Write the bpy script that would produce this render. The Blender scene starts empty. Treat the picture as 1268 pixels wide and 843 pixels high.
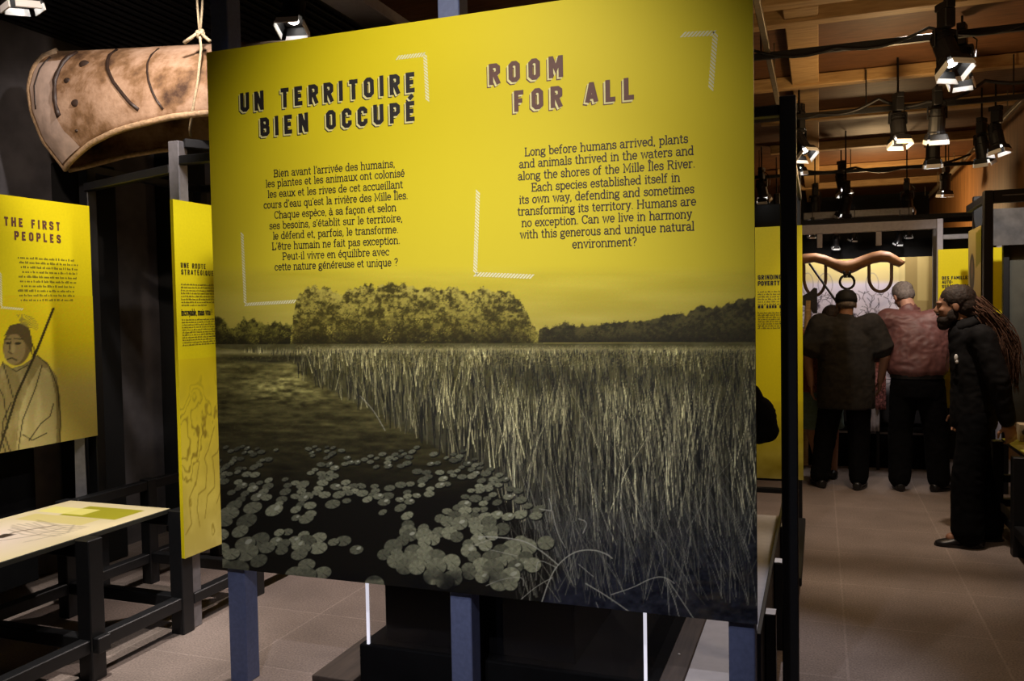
import bpy, bmesh, math, random
import numpy as np
from math import pi, sin, cos, radians as rad, sqrt
from mathutils import Vector, Matrix, Euler, noise
C = bpy.context.scene.collection
rng = random.Random(7)
nr = np.random.default_rng(5)

# ------------------------------------------------------------------ camera
IW, IH, F = 1268, 843, 1048.5157
R = np.array([[0.93980776, 0.00407337, 0.34167934],
              [0.34122631, 0.04164573, -0.93905816],
              [-0.01805462, 0.99912414, 0.03774904]])
EYE = np.array([0.0, 0.0, 1.62])
cam_d = bpy.data.cameras.new('camera')
cam_d.sensor_fit = 'HORIZONTAL'; cam_d.sensor_width = 36; cam_d.lens = 36 * F / IW
cam_d.clip_start = 0.05; cam_d.clip_end = 100
cam = bpy.data.objects.new('camera', cam_d); C.objects.link(cam)
M4 = Matrix.Identity(4)
for i in range(3):
    for j in range(3): M4[i][j] = R[i][j]
    M4[i][3] = EYE[i]
cam.matrix_world = M4
bpy.context.scene.camera = cam

# ------------------------------------------------------------------ view, world, lights
sc = bpy.context.scene
sc.view_settings.view_transform = 'Standard'; sc.view_settings.look = 'None'
sc.view_settings.gamma = 1; sc.view_settings.exposure = 0.0
sc.view_settings.use_curve_mapping = False
sc.cycles.max_bounces = 6; sc.cycles.sample_clamp_indirect = 3.0
W = bpy.data.worlds.new('world'); sc.world = W; W.use_nodes = True
W.node_tree.nodes['Background'].inputs[0].default_value = (0.62, 0.60, 0.66, 1)
W.node_tree.nodes['Background'].inputs[1].default_value = 0.022

def spot(loc, tgt, watts, deg, blend=0.5, col=(1, 0.9, 0.78), r=0.05):
    d = bpy.data.lights.new('spot_light', 'SPOT'); d.energy = watts; d.spot_size = rad(deg); d.spot_blend = blend
    d.color = col; d.shadow_soft_size = r
    o = bpy.data.objects.new('spot_light', d); C.objects.link(o); o.location = loc
    o.rotation_euler = (Vector(tgt) - Vector(loc)).to_track_quat('-Z', 'Y').to_euler()
    return o
def point(loc, watts, col=(1, 0.85, 0.65), r=0.15):
    d = bpy.data.lights.new('point_light', 'POINT'); d.energy = watts; d.color = col; d.shadow_soft_size = r
    o = bpy.data.objects.new('point_light', d); C.objects.link(o); o.location = loc
    return o
WARM = (1, 0.86, 0.68); NEUT = (1, 0.93, 0.86); COOL = (0.86, 0.86, 1.0)
spot((-1.28, 0.9, 3.5), (-1.30, 3.0, 2.1), 265, 61, 1.0, NEUT, 0.04)      # large marsh panel
spot((-0.9, 0.3, 3.3), (-1.3, 3.0, 0.85), 230, 52, 1.0, COOL, 0.04)
spot((-2.2, 2.3, 3.4), (-3.9, 3.1, 1.75), 85, 46, 0.6, NEUT, 0.03)          # panel by the left table
spot((-2.5, 2.4, 3.3), (-3.4, 2.75, 0.6), 330, 44, 0.7, NEUT, 0.03)        # left table top
spot((-1.9, 3.3, 2.55), (-3.0, 3.62, 1.5), 60, 75, 0.7, NEUT, 0.03)          # narrow route panel
spot((-1.7, 5.4, 3.3), (-2.3, 4.2, 0.0), 420, 56, 0.8, (1, 0.86, 0.80), 0.03) # floor left
spot((-2.7, 1.9, 3.2), (-3.6, 3.6, 2.78), 120, 50, 0.8, (1, .80, .66), 0.03)          # canoe
spot((-0.6, 4.2, 3.3), (-0.35, 6.2, 1.7), 45, 45, 0.8, NEUT, 0.03)          # grinding panel
spot((0.6, 5.6, 3.5), (0.35, 6.3, 0), 190, 55, 0.7, (1, 0.82, 0.66), 0.03)   # aisle floor
spot((0.5, 3.2, 3.5), (0.4, 4.4, 0), 36, 70, 0.8, (1, 0.80, 0.62), 0.05)
for x_ in (0.12, 0.72): spot((x_, 9.0, 2.39), (x_, 9.28, 1.45), 22, 120, 0.7, (1, 0.93, 0.90), 0.02)  # yoke and engraving
spot((1.0, 6.4, 3.3), (1.25, 8.5, 1.6), 190, 42, 0.8, NEUT, 0.03)            # families panel
spot((0.2, 6.6, 3.4), (0.75, 7.9, 1.3), 55, 28, 0.7, (1, 0.85, 0.78), 0.03)     # maroon shirt
point((0.55, 7.0, 2.7), 24, (1, 0.66, 0.32), 0.12)                             # unseen fill lights added for a warm glow on the timber
point((0.7, 12.2, 2.7), 60, (1, 0.66, 0.32), 0.12)
point((0.3, 4.4, 2.75), 10, (1, 0.66, 0.32), 0.12)

spot((-0.45, 5.0, 3.3), (-0.4, 3.8, 0.2), 130, 36, 0.7, COOL, 0.03)             # low bench
spot((-2.45, 2.9, 3.3), (-4.6, 4.5, 1.9), 110, 56, 0.7, (1, 0.90, 0.86), 0.03)   # left wall
# ------------------------------------------------------------------ pixel to place
def at(px, py, X=None, Y=None, Z=None):
    r = R @ np.array([(px - IW / 2) / F, -(py - IH / 2) / F, -1.0])
    if X is not None: t = (X - EYE[0]) / r[0]
    elif Y is not None: t = (Y - EYE[1]) / r[1]
    else: t = (Z - EYE[2]) / r[2]
    return Vector(EYE + r * t)
def to_px(P):
    q = (np.asarray(P) - EYE) @ R
    return IW / 2 + F * q[..., 0] / -q[..., 2], IH / 2 - F * q[..., 1] / -q[..., 2]

# ------------------------------------------------------------------ materials
def mat(name, col, rough=0.6, metal=0.0, noise_amt=0.0, scale=20, bump=0.0, emit=None, estr=0, spec=None):
    m = bpy.data.materials.new(name); m.use_nodes = True
    nt = m.node_tree; b = nt.nodes['Principled BSDF']
    b.inputs['Base Color'].default_value = (*col, 1); b.inputs['Roughness'].default_value = rough
    b.inputs['Metallic'].default_value = metal
    if spec is not None: b.inputs['Specular IOR Level'].default_value = spec
    if emit: b.inputs['Emission Color'].default_value = (*emit, 1); b.inputs['Emission Strength'].default_value = estr
    if noise_amt or bump:
        tc = nt.nodes.new('ShaderNodeTexCoord'); n = nt.nodes.new('ShaderNodeTexNoise')
        n.inputs['Scale'].default_value = scale; n.inputs['Detail'].default_value = 6
        nt.links.new(tc.outputs['Object'], n.inputs['Vector'])
        if noise_amt:
            r = nt.nodes.new('ShaderNodeValToRGB')
            r.color_ramp.elements[0].position = 0.3; r.color_ramp.elements[1].position = 0.7
            r.color_ramp.elements[0].color = (*[c * (1 - noise_amt) for c in col], 1)
            r.color_ramp.elements[1].color = (*[min(1, c * (1 + noise_amt)) for c in col], 1)
            nt.links.new(n.outputs[0], r.inputs[0]); nt.links.new(r.outputs[0], b.inputs['Base Color'])
        if bump:
            bp = nt.nodes.new('ShaderNodeBump'); bp.inputs['Strength'].default_value = bump; bp.inputs['Distance'].default_value = 0.01
            nt.links.new(n.outputs[0], bp.inputs['Height']); nt.links.new(bp.outputs[0], b.inputs['Normal'])
    return m
def mat_attr(name, rough=0.55):
    m = bpy.data.materials.new(name); m.use_nodes = True
    nt = m.node_tree; b = nt.nodes['Principled BSDF']; b.inputs['Roughness'].default_value = rough
    b.inputs['Specular IOR Level'].default_value = 0.25
    a = nt.nodes.new('ShaderNodeAttribute'); a.attribute_name = 'ink'
    nt.links.new(a.outputs['Color'], b.inputs['Base Color'])
    return m
def mat_wood(name, c0, c1, scale=(1, 12, 12), rough=0.6, bump=0.15):
    m = bpy.data.materials.new(name); m.use_nodes = True
    nt = m.node_tree; b = nt.nodes['Principled BSDF']; b.inputs['Roughness'].default_value = rough
    tc = nt.nodes.new('ShaderNodeTexCoord'); mp = nt.nodes.new('ShaderNodeMapping'); mp.inputs['Scale'].default_value = scale
    n = nt.nodes.new('ShaderNodeTexNoise'); n.inputs['Scale'].default_value = 2.5; n.inputs['Detail'].default_value = 8
    n.inputs['Distortion'].default_value = 0.6
    r = nt.nodes.new('ShaderNodeValToRGB')
    r.color_ramp.elements[0].position = 0.3; r.color_ramp.elements[1].position = 0.72
    r.color_ramp.elements[0].color = (*c0, 1); r.color_ramp.elements[1].color = (*c1, 1)
    bp = nt.nodes.new('ShaderNodeBump'); bp.inputs['Strength'].default_value = bump; bp.inputs['Distance'].default_value = 0.01
    L = nt.links.new
    L(tc.outputs['Object'], mp.inputs['Vector']); L(mp.outputs[0], n.inputs['Vector']); L(n.outputs[0], r.inputs[0])
    L(r.outputs[0], b.inputs['Base Color']); L(n.outputs[0], bp.inputs['Height']); L(bp.outputs[0], b.inputs['Normal'])
    return m
def mat_floor():
    m = bpy.data.materials.new('stone_tiles'); m.use_nodes = True
    nt = m.node_tree; b = nt.nodes['Principled BSDF']; L = nt.links.new
    tc = nt.nodes.new('ShaderNodeTexCoord'); mp = nt.nodes.new('ShaderNodeMapping')
    mp.inputs['Location'].default_value = (-0.11, 0.1, 0)
    br = nt.nodes.new('ShaderNodeTexBrick'); br.offset = 0.0; br.squash = 1
    br.inputs['Scale'].default_value = 1; br.inputs['Brick Width'].default_value = 0.66; br.inputs['Row Height'].default_value = 0.66
    br.inputs['Mortar Size'].default_value = 0.006; br.inputs['Mortar Smooth'].default_value = 0.3
    br.inputs['Color1'].default_value = (0.30, 0.235, 0.20, 1); br.inputs['Color2'].default_value = (0.26, 0.205, 0.175, 1)
    br.inputs['Mortar'].default_value = (0.35, 0.28, 0.24, 1)
    n = nt.nodes.new('ShaderNodeTexNoise'); n.inputs['Scale'].default_value = 110; n.inputs['Detail'].default_value = 4
    n2 = nt.nodes.new('ShaderNodeTexNoise'); n2.inputs['Scale'].default_value = 3; n2.inputs['Detail'].default_value = 5
    r = nt.nodes.new('ShaderNodeMapRange'); r.inputs[1].default_value = .3; r.inputs[2].default_value = .7; r.inputs[3].default_value = .62; r.inputs[4].default_value = 1.25
    r2 = nt.nodes.new('ShaderNodeMapRange'); r2.inputs[1].default_value = .3; r2.inputs[2].default_value = .7; r2.inputs[3].default_value = .82; r2.inputs[4].default_value = 1.1
    mu = nt.nodes.new('ShaderNodeMath'); mu.operation = 'MULTIPLY'
    mx = nt.nodes.new('ShaderNodeMix'); mx.data_type = 'RGBA'; mx.blend_type = 'MULTIPLY'; mx.inputs['Factor'].default_value = 1
    L(tc.outputs['Object'], mp.inputs[0]); L(mp.outputs[0], br.inputs['Vector']); L(tc.outputs['Object'], n.inputs['Vector']); L(tc.outputs['Object'], n2.inputs['Vector'])
    L(n.outputs[0], r.inputs[0]); L(n2.outputs[0], r2.inputs[0]); L(r.outputs[0], mu.inputs[0]); L(r2.outputs[0], mu.inputs[1])
    L(br.outputs['Color'], mx.inputs['A']); L(mu.outputs[0], mx.inputs['B']); L(mx.outputs['Result'], b.inputs['Base Color'])
    b.inputs['Roughness'].default_value = 0.62
    return m

M = {}
M['floor'] = mat_floor()
M['black'] = mat('black_metal', (0.007, 0.007, 0.008), 0.5, 0.0, 0.2, 30)
M['blackmatt'] = mat('matt_black', (0.004, 0.004, 0.0045), 0.9, 0, 0.25, 9, spec=0.1)
M['greyblue'] = mat('grey_blue_paint', (0.115, 0.14, 0.255), 0.55, 0, 0.12, 60)
M['steel'] = mat('grey_metal', (0.22, 0.21, 0.22), 0.4, 0.3, 0.15, 30)
M['tan_steel'] = mat('beige_conduit', (0.22, 0.18, 0.12), 0.45, 0.2, 0.15, 30)
M['greylilac'] = mat('grey_lilac_paint', (0.32, 0.30, 0.34), 0.5, 0, 0.1, 30)
M['darksteel'] = mat('dark_grey_steel', (0.09, 0.085, 0.09), 0.45, 0.1, 0.15, 30)
M['pale_top'] = mat('pale_top', (0.50, 0.47, 0.46), 0.6, 0, 0.06, 20)
M['greyboard'] = mat('grey_board', (0.075, 0.07, 0.068), 0.8, 0, 0.35, 12)
M['oliveboard'] = mat('olive_grey_board', (0.075, 0.073, 0.055), 0.7, 0, 0.25, 5)
M['cream'] = mat('cream_block', (0.60, 0.50, 0.34), 0.7, 0, 0.1, 20)
M['whitecloth'] = mat('white_cloth', (0.62, 0.58, 0.58), 0.9, 0, 0.12, 25, 0.2)
M['sash'] = mat('red_white_weave', (0.40, 0.16, 0.15), 0.9, 0, 0.9, 60, 0.2)
M['strip'] = mat('lit_edge_glow', (0.8, 0.8, 0.85), 0.4, emit=(0.9, 0.88, 1), estr=0.7)  # glow given to the glass edges in place of light falling on them
M['white'] = mat('white_cap', (0.75, 0.73, 0.70), 0.5, 0, 0.05, 40)
M['flap'] = mat('pale_flap', (0.88, 0.88, 0.88), 0.5)
M['lamp'] = mat('lit_lens', (1, 1, 1), 0.3, emit=(1, 0.95, 0.88), estr=24)
M['yellow'] = mat('yellow_board', (0.80, 0.67, 0.008), 0.5, 0, 0.03, 80, spec=0.25)
M['edge'] = mat('board_edge', (0.02, 0.02, 0.015), 0.6, 0, 0.2, 30)
M['ink'] = mat('black_ink', (0.012, 0.007, 0.006), 0.6, 0, 0.1, 50)
M['brown_ink'] = mat('brown_ink', (0.13, 0.048, 0.030), 0.6, 0, 0.1, 50)
M['pale_mark'] = mat('pale_mark', (0.86, 0.82, 0.50), 0.6, 0, .04, 50)
M['brown_text'] = mat('dark_brown_ink', (0.035, 0.016, 0.006), 0.6, 0, 0.1, 50)
M['pale_ink'] = mat('pale_ink', (0.86, 0.78, 0.34), 0.6, 0, 0.05, 50)
M['soft_ink'] = mat('soft_ink', (0.17, 0.14, 0.01), 0.6, 0, 0.05, 50)
M['print'] = mat_attr('printed_ink')
M['wall'] = mat('dark_grey_wall', (0.085, 0.078, 0.082), 0.8, 0, 0.3, 6)
M['wall_black'] = mat('black_wall', (0.005, 0.005, 0.005), 0.9, 0, 0.3, 6)
M['deck'] = mat_wood('timber_deck', (0.075, 0.030, 0.010), (0.17, 0.072, 0.026), (2.5, 14, 14))
M['joist'] = mat_wood('pale_timber', (0.40, 0.24, 0.09), (0.62, 0.41, 0.18), (2.2, 18, 18))
M['plywood'] = mat_wood('orange_plywood', (0.26, 0.12, 0.035), (0.46, 0.22, 0.07), (9, 9, 0.8))
M['darkwood'] = mat_wood('dark_wood', (0.035, 0.024, 0.018), (0.085, 0.06, 0.045), (12, 1, 12))
M['yokewood'] = mat_wood('yoke_wood', (0.16, 0.065, 0.022), (0.36, 0.17, 0.06), (1.5, 10, 10))
M['bow'] = mat_wood('bent_wood', (0.07, 0.035, 0.018), (0.16, 0.08, 0.04), (6, 6, 2))
M['iron'] = mat('iron', (0.03, 0.025, 0.022), 0.5, 0.6, 0.3, 30)
M['rope'] = mat('rope', (0.42, 0.33, 0.20), 0.9, 0, 0.3, 120, 0.4)
M['skin'] = mat('skin', (0.42, 0.22, 0.15), 0.55, 0, 0.06, 30)
M['skin_dark'] = mat('tanned_skin', (0.34, 0.17, 0.10), 0.55, 0, 0.06, 30)

# ------------------------------------------------------------------ mesh tools
class MB:
    def __init__(s): s.v = []; s.f = []
    def add(s, vs, fs):
        o = len(s.v); s.v += [tuple(p) for p in vs]; s.f += [tuple(i + o for i in f) for f in fs]
    def box(s, c, size, rot=None, bev=0.004):
        bm = bmesh.new(); bmesh.ops.create_cube(bm, size=1)
        for v in bm.verts: v.co = Vector((v.co.x * size[0], v.co.y * size[1], v.co.z * size[2]))
        b = min(bev, min(size) * 0.3)
        if b > 0: bmesh.ops.bevel(bm, geom=bm.edges[:], offset=b, segments=1, profile=0.5, affect='EDGES')
        bm.verts.index_update()
        Rm = rot if rot is not None else Matrix.Identity(3)
        s.add([Rm @ v.co + Vector(c) for v in bm.verts], [[v.index for v in f.verts] for f in bm.faces]); bm.free()
        return s
    def b2(s, a, b, bev=0.004):
        return s.box([(a[i] + b[i]) / 2 for i in range(3)], [abs(b[i] - a[i]) for i in range(3)], None, bev)
    def bar(s, p0, p1, w, h=None, bev=0.003):
        p0 = Vector(p0); p1 = Vector(p1); d = p1 - p0; h = h or w
        z = d.normalized(); up = Vector((0, 0, 1)) if abs(z.z) < 0.95 else Vector((0, 1, 0))
        x = up.cross(z).normalized(); y = z.cross(x)
        Rm = Matrix((x, y, z)).transposed()
        return s.box((p0 + p1) / 2, (w, h, d.length), Rm, bev)
    def loft(s, rings, close=True):
        n = len(rings[0]); vs = [p for r in rings for p in r]; fs = []
        for i in range(len(rings) - 1):
            for j in range(n):
                k = (j + 1) % n
                fs.append((i * n + j, i * n + k, (i + 1) * n + k, (i + 1) * n + j))
        if close:
            fs.append(tuple(reversed(range(n)))); fs.append(tuple((len(rings) - 1) * n + j for j in range(n)))
        s.add(vs, fs); return s
    def tube(s, pts, r, n=8):
        pts = [Vector(p) for p in pts]; rs = r if isinstance(r, (list, tuple)) else [r] * len(pts)
        rings = []; prev = None
        for i, p in enumerate(pts):
            d = (pts[min(i + 1, len(pts) - 1)] - pts[max(i - 1, 0)]).normalized()
            if prev is None:
                a = Vector((0, 0, 1)) if abs(d.z) < 0.9 else Vector((1, 0, 0)); x = a.cross(d).normalized()
            else:
                x = (prev - d * prev.dot(d)).normalized()
            prev = x; y = d.cross(x)
            rings.append([p + (x * cos(2 * pi * j / n) + y * sin(2 * pi * j / n)) * rs[i] for j in range(n)])
        return s.loft(rings)
    def ell(s, c, r, Rm=None, nu=14, nv=9):
        Rm = Rm if Rm is not None else Matrix.Identity(3)
        rings = []
        for i in range(1, nv):
            t = pi * i / nv
            rings.append([Vector(c) + Rm @ Vector((r[0] * sin(t) * cos(2 * pi * j / nu), r[1] * sin(t) * sin(2 * pi * j / nu), -r[2] * cos(t))) for j in range(nu)])
        o = len(s.v); s.loft(rings, False)
        a = len(s.v); s.v += [tuple(Vector(c) + Rm @ Vector((0, 0, -r[2]))), tuple(Vector(c) + Rm @ Vector((0, 0, r[2])))]
        last = o + (nv - 2) * nu
        for j in range(nu):
            k = (j + 1) % nu
            s.f.append((a, o + k, o + j)); s.f.append((a + 1, last + j, last + k))
        return s
    def limb(s, pr, n=12):
        pts = [Vector(p) for p, r in pr]
        for i, (p, r) in enumerate(pr): s.ell(p, (r, r, r), None, n, 8)
        for i in range(len(pr) - 1):
            d = (pts[i + 1] - pts[i]).normalized()
            a = Vector((0, 0, 1)) if abs(d.z) < 0.9 else Vector((1, 0, 0)); x = a.cross(d).normalized(); y = d.cross(x)
            s.loft([[p + (x * cos(2 * pi * j / n) + y * sin(2 * pi * j / n)) * r for j in range(n)] for p, r in ((pts[i], pr[i][1]), (pts[i + 1], pr[i + 1][1]))])
        return s
    def stack(s, rows, n=20):   # rows: (cx, cy, z, rx, ry)
        return s.loft([[Vector((cx + rx * cos(2 * pi * j / n), cy + ry * sin(2 * pi * j / n), z)) for j in range(n)] for cx, cy, z, rx, ry in rows])

def tag(o, label=None, cat=None, group=None, kind=None):
    if label: o['label'] = label
    if cat: o['category'] = cat
    if group: o['group'] = group
    if kind: o['kind'] = kind
    return o
def thing(name, label, cat, loc=(0, 0, 0), rotz=0, group=None):
    o = bpy.data.objects.new(name, None); C.objects.link(o); o.empty_display_size = 0.1
    o.location = loc; o.rotation_euler = (0, 0, rotz)
    return tag(o, label, cat, group)
def obj(name, mb, m, parent=None, world=True, smooth=False, label=None):
    me = bpy.data.meshes.new(name); me.from_pydata(mb.v, [], mb.f); me.update()
    bm = bmesh.new(); bm.from_mesh(me); bmesh.ops.recalc_face_normals(bm, faces=bm.faces[:]); bm.to_mesh(me); bm.free()
    return link(name, me, m, parent, world, smooth, label)
def wm(o):
    m = Matrix.Translation(o.location) @ o.rotation_euler.to_matrix().to_4x4()
    return (wm(o.parent) @ m) if o.parent else m
def link(name, me, m, parent=None, world=True, smooth=False, label=None):
    if m: me.materials.append(m)
    if smooth: me.polygons.foreach_set('use_smooth', [True] * len(me.polygons))
    if parent is not None and world: me.transform(wm(parent).inverted())
    o = bpy.data.objects.new(name, me); C.objects.link(o)
    if parent is not None: o.parent = parent
    if label: o['label'] = label
    return o
def struct(name, mb, m): return tag(obj(name, mb, m), kind='structure')
def remesh(name, mb, m, parent, vox, smooth_it=6, world=False, wrinkle=0.0, wscale=9.0, label=None):
    me = bpy.data.meshes.new(name); me.from_pydata(mb.v, [], mb.f); me.update()
    bm = bmesh.new(); bm.from_mesh(me); bmesh.ops.recalc_face_normals(bm, faces=bm.faces[:]); bm.to_mesh(me); bm.free()
    t = bpy.data.objects.new('tmp', me); C.objects.link(t)
    r = t.modifiers.new('r', 'REMESH'); r.mode = 'VOXEL'; r.voxel_size = vox
    s = t.modifiers.new('s', 'SMOOTH'); s.iterations = smooth_it; s.factor = 0.5
    dg = bpy.context.evaluated_depsgraph_get()
    out = bpy.data.meshes.new_from_object(t.evaluated_get(dg)); out.name = name
    bpy.data.objects.remove(t)
    if wrinkle:
        for v in out.vertices:
            p = v.co * wscale
            k = noise.noise(Vector((p.x * 1.2, p.y * 1.2, p.z * 0.8))) + 0.6 * (1 - abs(noise.noise(Vector((p.x * 2.0 + 7, p.y * 2.0, p.z * 2.6))))*2)
            v.co += v.normal * (wrinkle * k)
    out.materials.clear()
    return link(name, out, m, parent, world, True, label)
def copy_tree(o, parent=None):
    c = o.copy(); C.objects.link(c)
    if parent is not None: c.parent = parent
    for ch in o.children: copy_tree(ch, c)
    return c

# ------------------------------------------------------------------ lettering (strokes)
def arc(cx, cy, rx, ry, a0, a1, n=9):
    return [(cx + rx * cos(rad(a0 + (a1 - a0) * i / n)), cy + ry * sin(rad(a0 + (a1 - a0) * i / n))) for i in range(n + 1)]
def sf(x, y, l=0.75, r=0.75): return [(x - l, y), (x + r, y)]
XH, CH, AS = 5.0, 7.2, 7.5
def g_i(): return [[(1.2, 0), (1.2, XH)], sf(1.2, 0), [(0.3, XH), (1.2, XH)]]
SER = {
 'a': (4.9, [arc(2.0, 3.6, 1.5, 1.4, 165, 0) + [(3.5, 0.7), (3.9, 0), (4.7, 0)], [(3.5, 2.9), (1.9, 2.75)] + arc(1.9, 1.35, 1.5, 1.4, 90, 270) + [(3.5, 0.9)]]),
 'b': (5.2, [[(1.0, 0), (1.0, AS)], [(0.1, AS), (1.0, AS)], arc(2.7, 2.5, 1.8, 2.5, 160, -160, 14)]),
 'c': (4.6, [arc(2.4, 2.5, 1.9, 2.5, 45, 320, 13), [(3.7, 3.6), (3.8, 4.6)]]),
 'd': (5.4, [[(4.0, 0), (4.0, AS)], [(3.1, AS), (4.0, AS)], [(4.0, 0), (4.9, 0)], arc(2.3, 2.5, 1.8, 2.5, 20, 340, 14)]),
 'e': (4.8, [[(0.6, 2.6), (4.1, 2.6)] + arc(2.35, 2.5, 1.8, 2.5, 0, 315, 14)]),
 'f': (3.6, [[(1.3, 0), (1.3, 6.0)] + arc(2.5, 6.1, 1.2, 1.3, 180, 60, 6), [(0.2, XH), (2.7, XH)], sf(1.3, 0, 0.9, 1.0)]),
 'g': (5.0, [arc(2.1, 3.3, 1.55, 1.6, 0, 360, 14), [(3.2, 4.5), (4.6, 4.9)], arc(2.3, -0.9, 2.0, 1.2, 160, -160, 12), [(1.0, 1.9), (0.8, 0.9), (1.6, 0.4), (3.3, 0.3)], arc(2.3, -0.9, 2.0, 1.2, 90, 200, 5)]),
 'h': (5.6, [[(1.1, 0), (1.1, AS)], [(0.2, AS), (1.1, AS)], sf(1.1, 0), arc(2.8, 3.3, 1.6, 1.7, 170, 0) + [(4.4, 0)], sf(4.4, 0)]),
 'i': (2.4, g_i() + [[(1.15, 6.6), (1.25, 7.1)]]),
 'ì': (2.4, g_i()),
 'j': (2.4, [[(1.4, XH), (1.4, -1), (0.3, -2)], [(1.35, 6.6), (1.45, 7.1)]]),
 'k': (5.2, [[(1.1, 0), (1.1, AS)], [(0.2, AS), (1.1, AS)], sf(1.1, 0), [(4.2, XH), (1.2, 2.2)], [(2.2, 3.1), (4.4, 0)], sf(4.3, 0), sf(4.0, XH)]),
 'l': (2.4, [[(1.2, 0), (1.2, AS)], [(0.3, AS), (1.2, AS)], sf(1.2, 0)]),
 'm': (8.4, [[(1.1, 0), (1.1, XH)], [(0.2, XH), (1.1, XH)], sf(1.1, 0), arc(2.6, 3.4, 1.45, 1.6, 170, 0, 7) + [(4.05, 0)], sf(4.1, 0), arc(5.6, 3.4, 1.5, 1.6, 170, 0, 7) + [(7.1, 0)], sf(7.1, 0)]),
 'n': (5.6, [[(1.1, 0), (1.1, XH)], [(0.2, XH), (1.1, XH)], sf(1.1, 0), arc(2.8, 3.3, 1.6, 1.7, 170, 0) + [(4.4, 0)], sf(4.4, 0)]),
 'o': (4.9, [arc(2.4, 2.5, 1.85, 2.5, 0, 360, 16)]),
 'p': (5.3, [[(1.1, -2.2), (1.1, XH)], [(0.2, XH), (1.1, XH)], sf(1.1, -2.2), arc(2.8, 2.5, 1.8, 2.5, 160, -160, 14)]),
 'q': (5.3, [[(4.0, -2.2), (4.0, XH)], sf(4.0, -2.2), arc(2.3, 2.5, 1.8, 2.5, 20, 340, 14)]),
 'r': (4.1, [[(1.2, 0), (1.2, XH)], [(0.3, XH), (1.2, XH)], sf(1.2, 0, .8, 1.0), arc(2.7, 3.4, 1.4, 1.6, 170, 45, 6)]),
 's': (4.3, [arc(2.1, 3.7, 1.4, 1.3, 40, 260, 9) + arc(2.1, 1.35, 1.5, 1.35, 80, -140, 9), [(3.3, 3.7), (3.4, 4.8)], [(0.6, 0.2), (0.6, 1.3)]]),
 't': (3.4, [[(1.3, 6.7), (1.3, 1.2)] + arc(2.3, 1.1, 1.0, 1.1, 180, 310, 6), [(0.2, XH), (2.7, XH)]]),
 'u': (5.6, [[(0.2, XH), (1.1, XH)] + [(1.1, 1.7)] + arc(2.6, 1.7, 1.5, 1.7, 180, 345, 8), [(3.3, XH), (4.2, XH), (4.2, 0), (5.1, 0)]]),
 'v': (4.9, [[(0.7, XH), (2.4, 0), (4.1, XH)], sf(0.8, XH), sf(4.0, XH)]),
 'w': (7.0, [[(0.7, XH), (2.0, 0), (3.4, XH), (4.8, 0), (6.2, XH)], sf(0.8, XH), sf(6.1, XH)]),
 'x': (5.0, [[(0.7, XH), (4.2, 0)], [(4.1, XH), (0.6, 0)], sf(0.8, XH), sf(4.1, XH), sf(0.7, 0), sf(4.2, 0)]),
 'y': (5.0, [[(0.7, XH), (2.5, 0.2)], [(4.2, XH), (2.0, -1.8), (0.7, -2.0)], sf(0.8, XH), sf(4.1, XH)]),
 'z': (4.4, [[(0.6, XH), (3.7, XH), (0.5, 0), (3.8, 0), (3.8, 1)]]),
 'B': (6.2, [[(1.2, 0), (1.2, CH)], [(0.3, 0), (3.4, 0)] + arc(3.4, 1.9, 1.9, 1.9, -90, 90, 8) + [(1.2, 3.8)], [(0.3, CH), (3.2, CH)] + arc(3.2, 5.5, 1.7, 1.7, 90, -90, 8)]),
 'C': (6.2, [arc(3.2, 3.6, 2.6, 3.6, 40, 320, 14), [(5.2, 5.0), (5.3, 7.0)]]),
 'E': (6.0, [[(1.2, 0), (1.2, CH)], [(0.3, CH), (5.0, CH), (5.0, 5.8)], [(0.3, 0), (5.2, 0), (5.2, 1.5)], [(1.2, 3.7), (3.8, 3.7)], [(3.8, 4.4), (3.8, 3.0)]]),
 'H': (7.4, [[(1.3, 0), (1.3, CH)], [(5.9, 0), (5.9, CH)], [(1.3, 3.7), (5.9, 3.7)], sf(1.3, 0), sf(1.3, CH), sf(5.9, 0), sf(5.9, CH)]),
 'I': (3.0, [[(1.5, 0), (1.5, CH)], sf(1.5, 0, .9, .9), sf(1.5, CH, .9, .9)]),
 'L': (5.6, [[(1.3, 0), (1.3, CH)], [(0.4, 0), (4.9, 0), (4.9, 1.8)], sf(1.3, CH, .9, .9)]),
 'M': (8.0, [[(1.3, 0), (1.3, CH), (3.9, 1.4), (6.5, CH), (6.5, 0)], sf(1.3, 0), sf(6.5, 0), sf(1.0, CH, .6, .3), sf(6.7, CH, .2, .6)]),
 'P': (5.9, [[(1.2, 0), (1.2, CH)], sf(1.2, 0, .9, 1), [(0.3, CH), (3.2, CH)] + arc(3.2, 5.3, 1.9, 1.9, 90, -90, 8) + [(1.2, 3.4)]]),
 'R': (6.6, [[(1.2, 0), (1.2, CH)], sf(1.2, 0), [(0.3, CH), (3.2, CH)] + arc(3.2, 5.4, 1.8, 1.8, 90, -90, 8) + [(1.2, 3.6)], [(3.3, 3.6), (5.2, 0), (6.1, 0)]]),
 '.': (2.0, [[(0.9, 0), (1.1, 0.35)]]), ',': (2.0, [[(1.0, 0.4), (0.8, -0.6), (0.4, -1.1)]]),
 "'": (1.8, [[(1.0, 7.4), (0.7, 5.7)]]), '-': (3.0, [[(0.5, 2.4), (2.4, 2.4)]]), '!': (2.2, [[(1.1, 2.2), (1.1, 7.2)], [(1.0, 0), (1.2, .3)]]),
 '?': (4.6, [arc(2.2, 5.5, 1.5, 1.7, 170, -60, 9) + [(2.2, 3.2), (2.2, 2.2)], [(2.1, 0), (2.3, .35)]]), ' ': (3.0, []),
}
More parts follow.
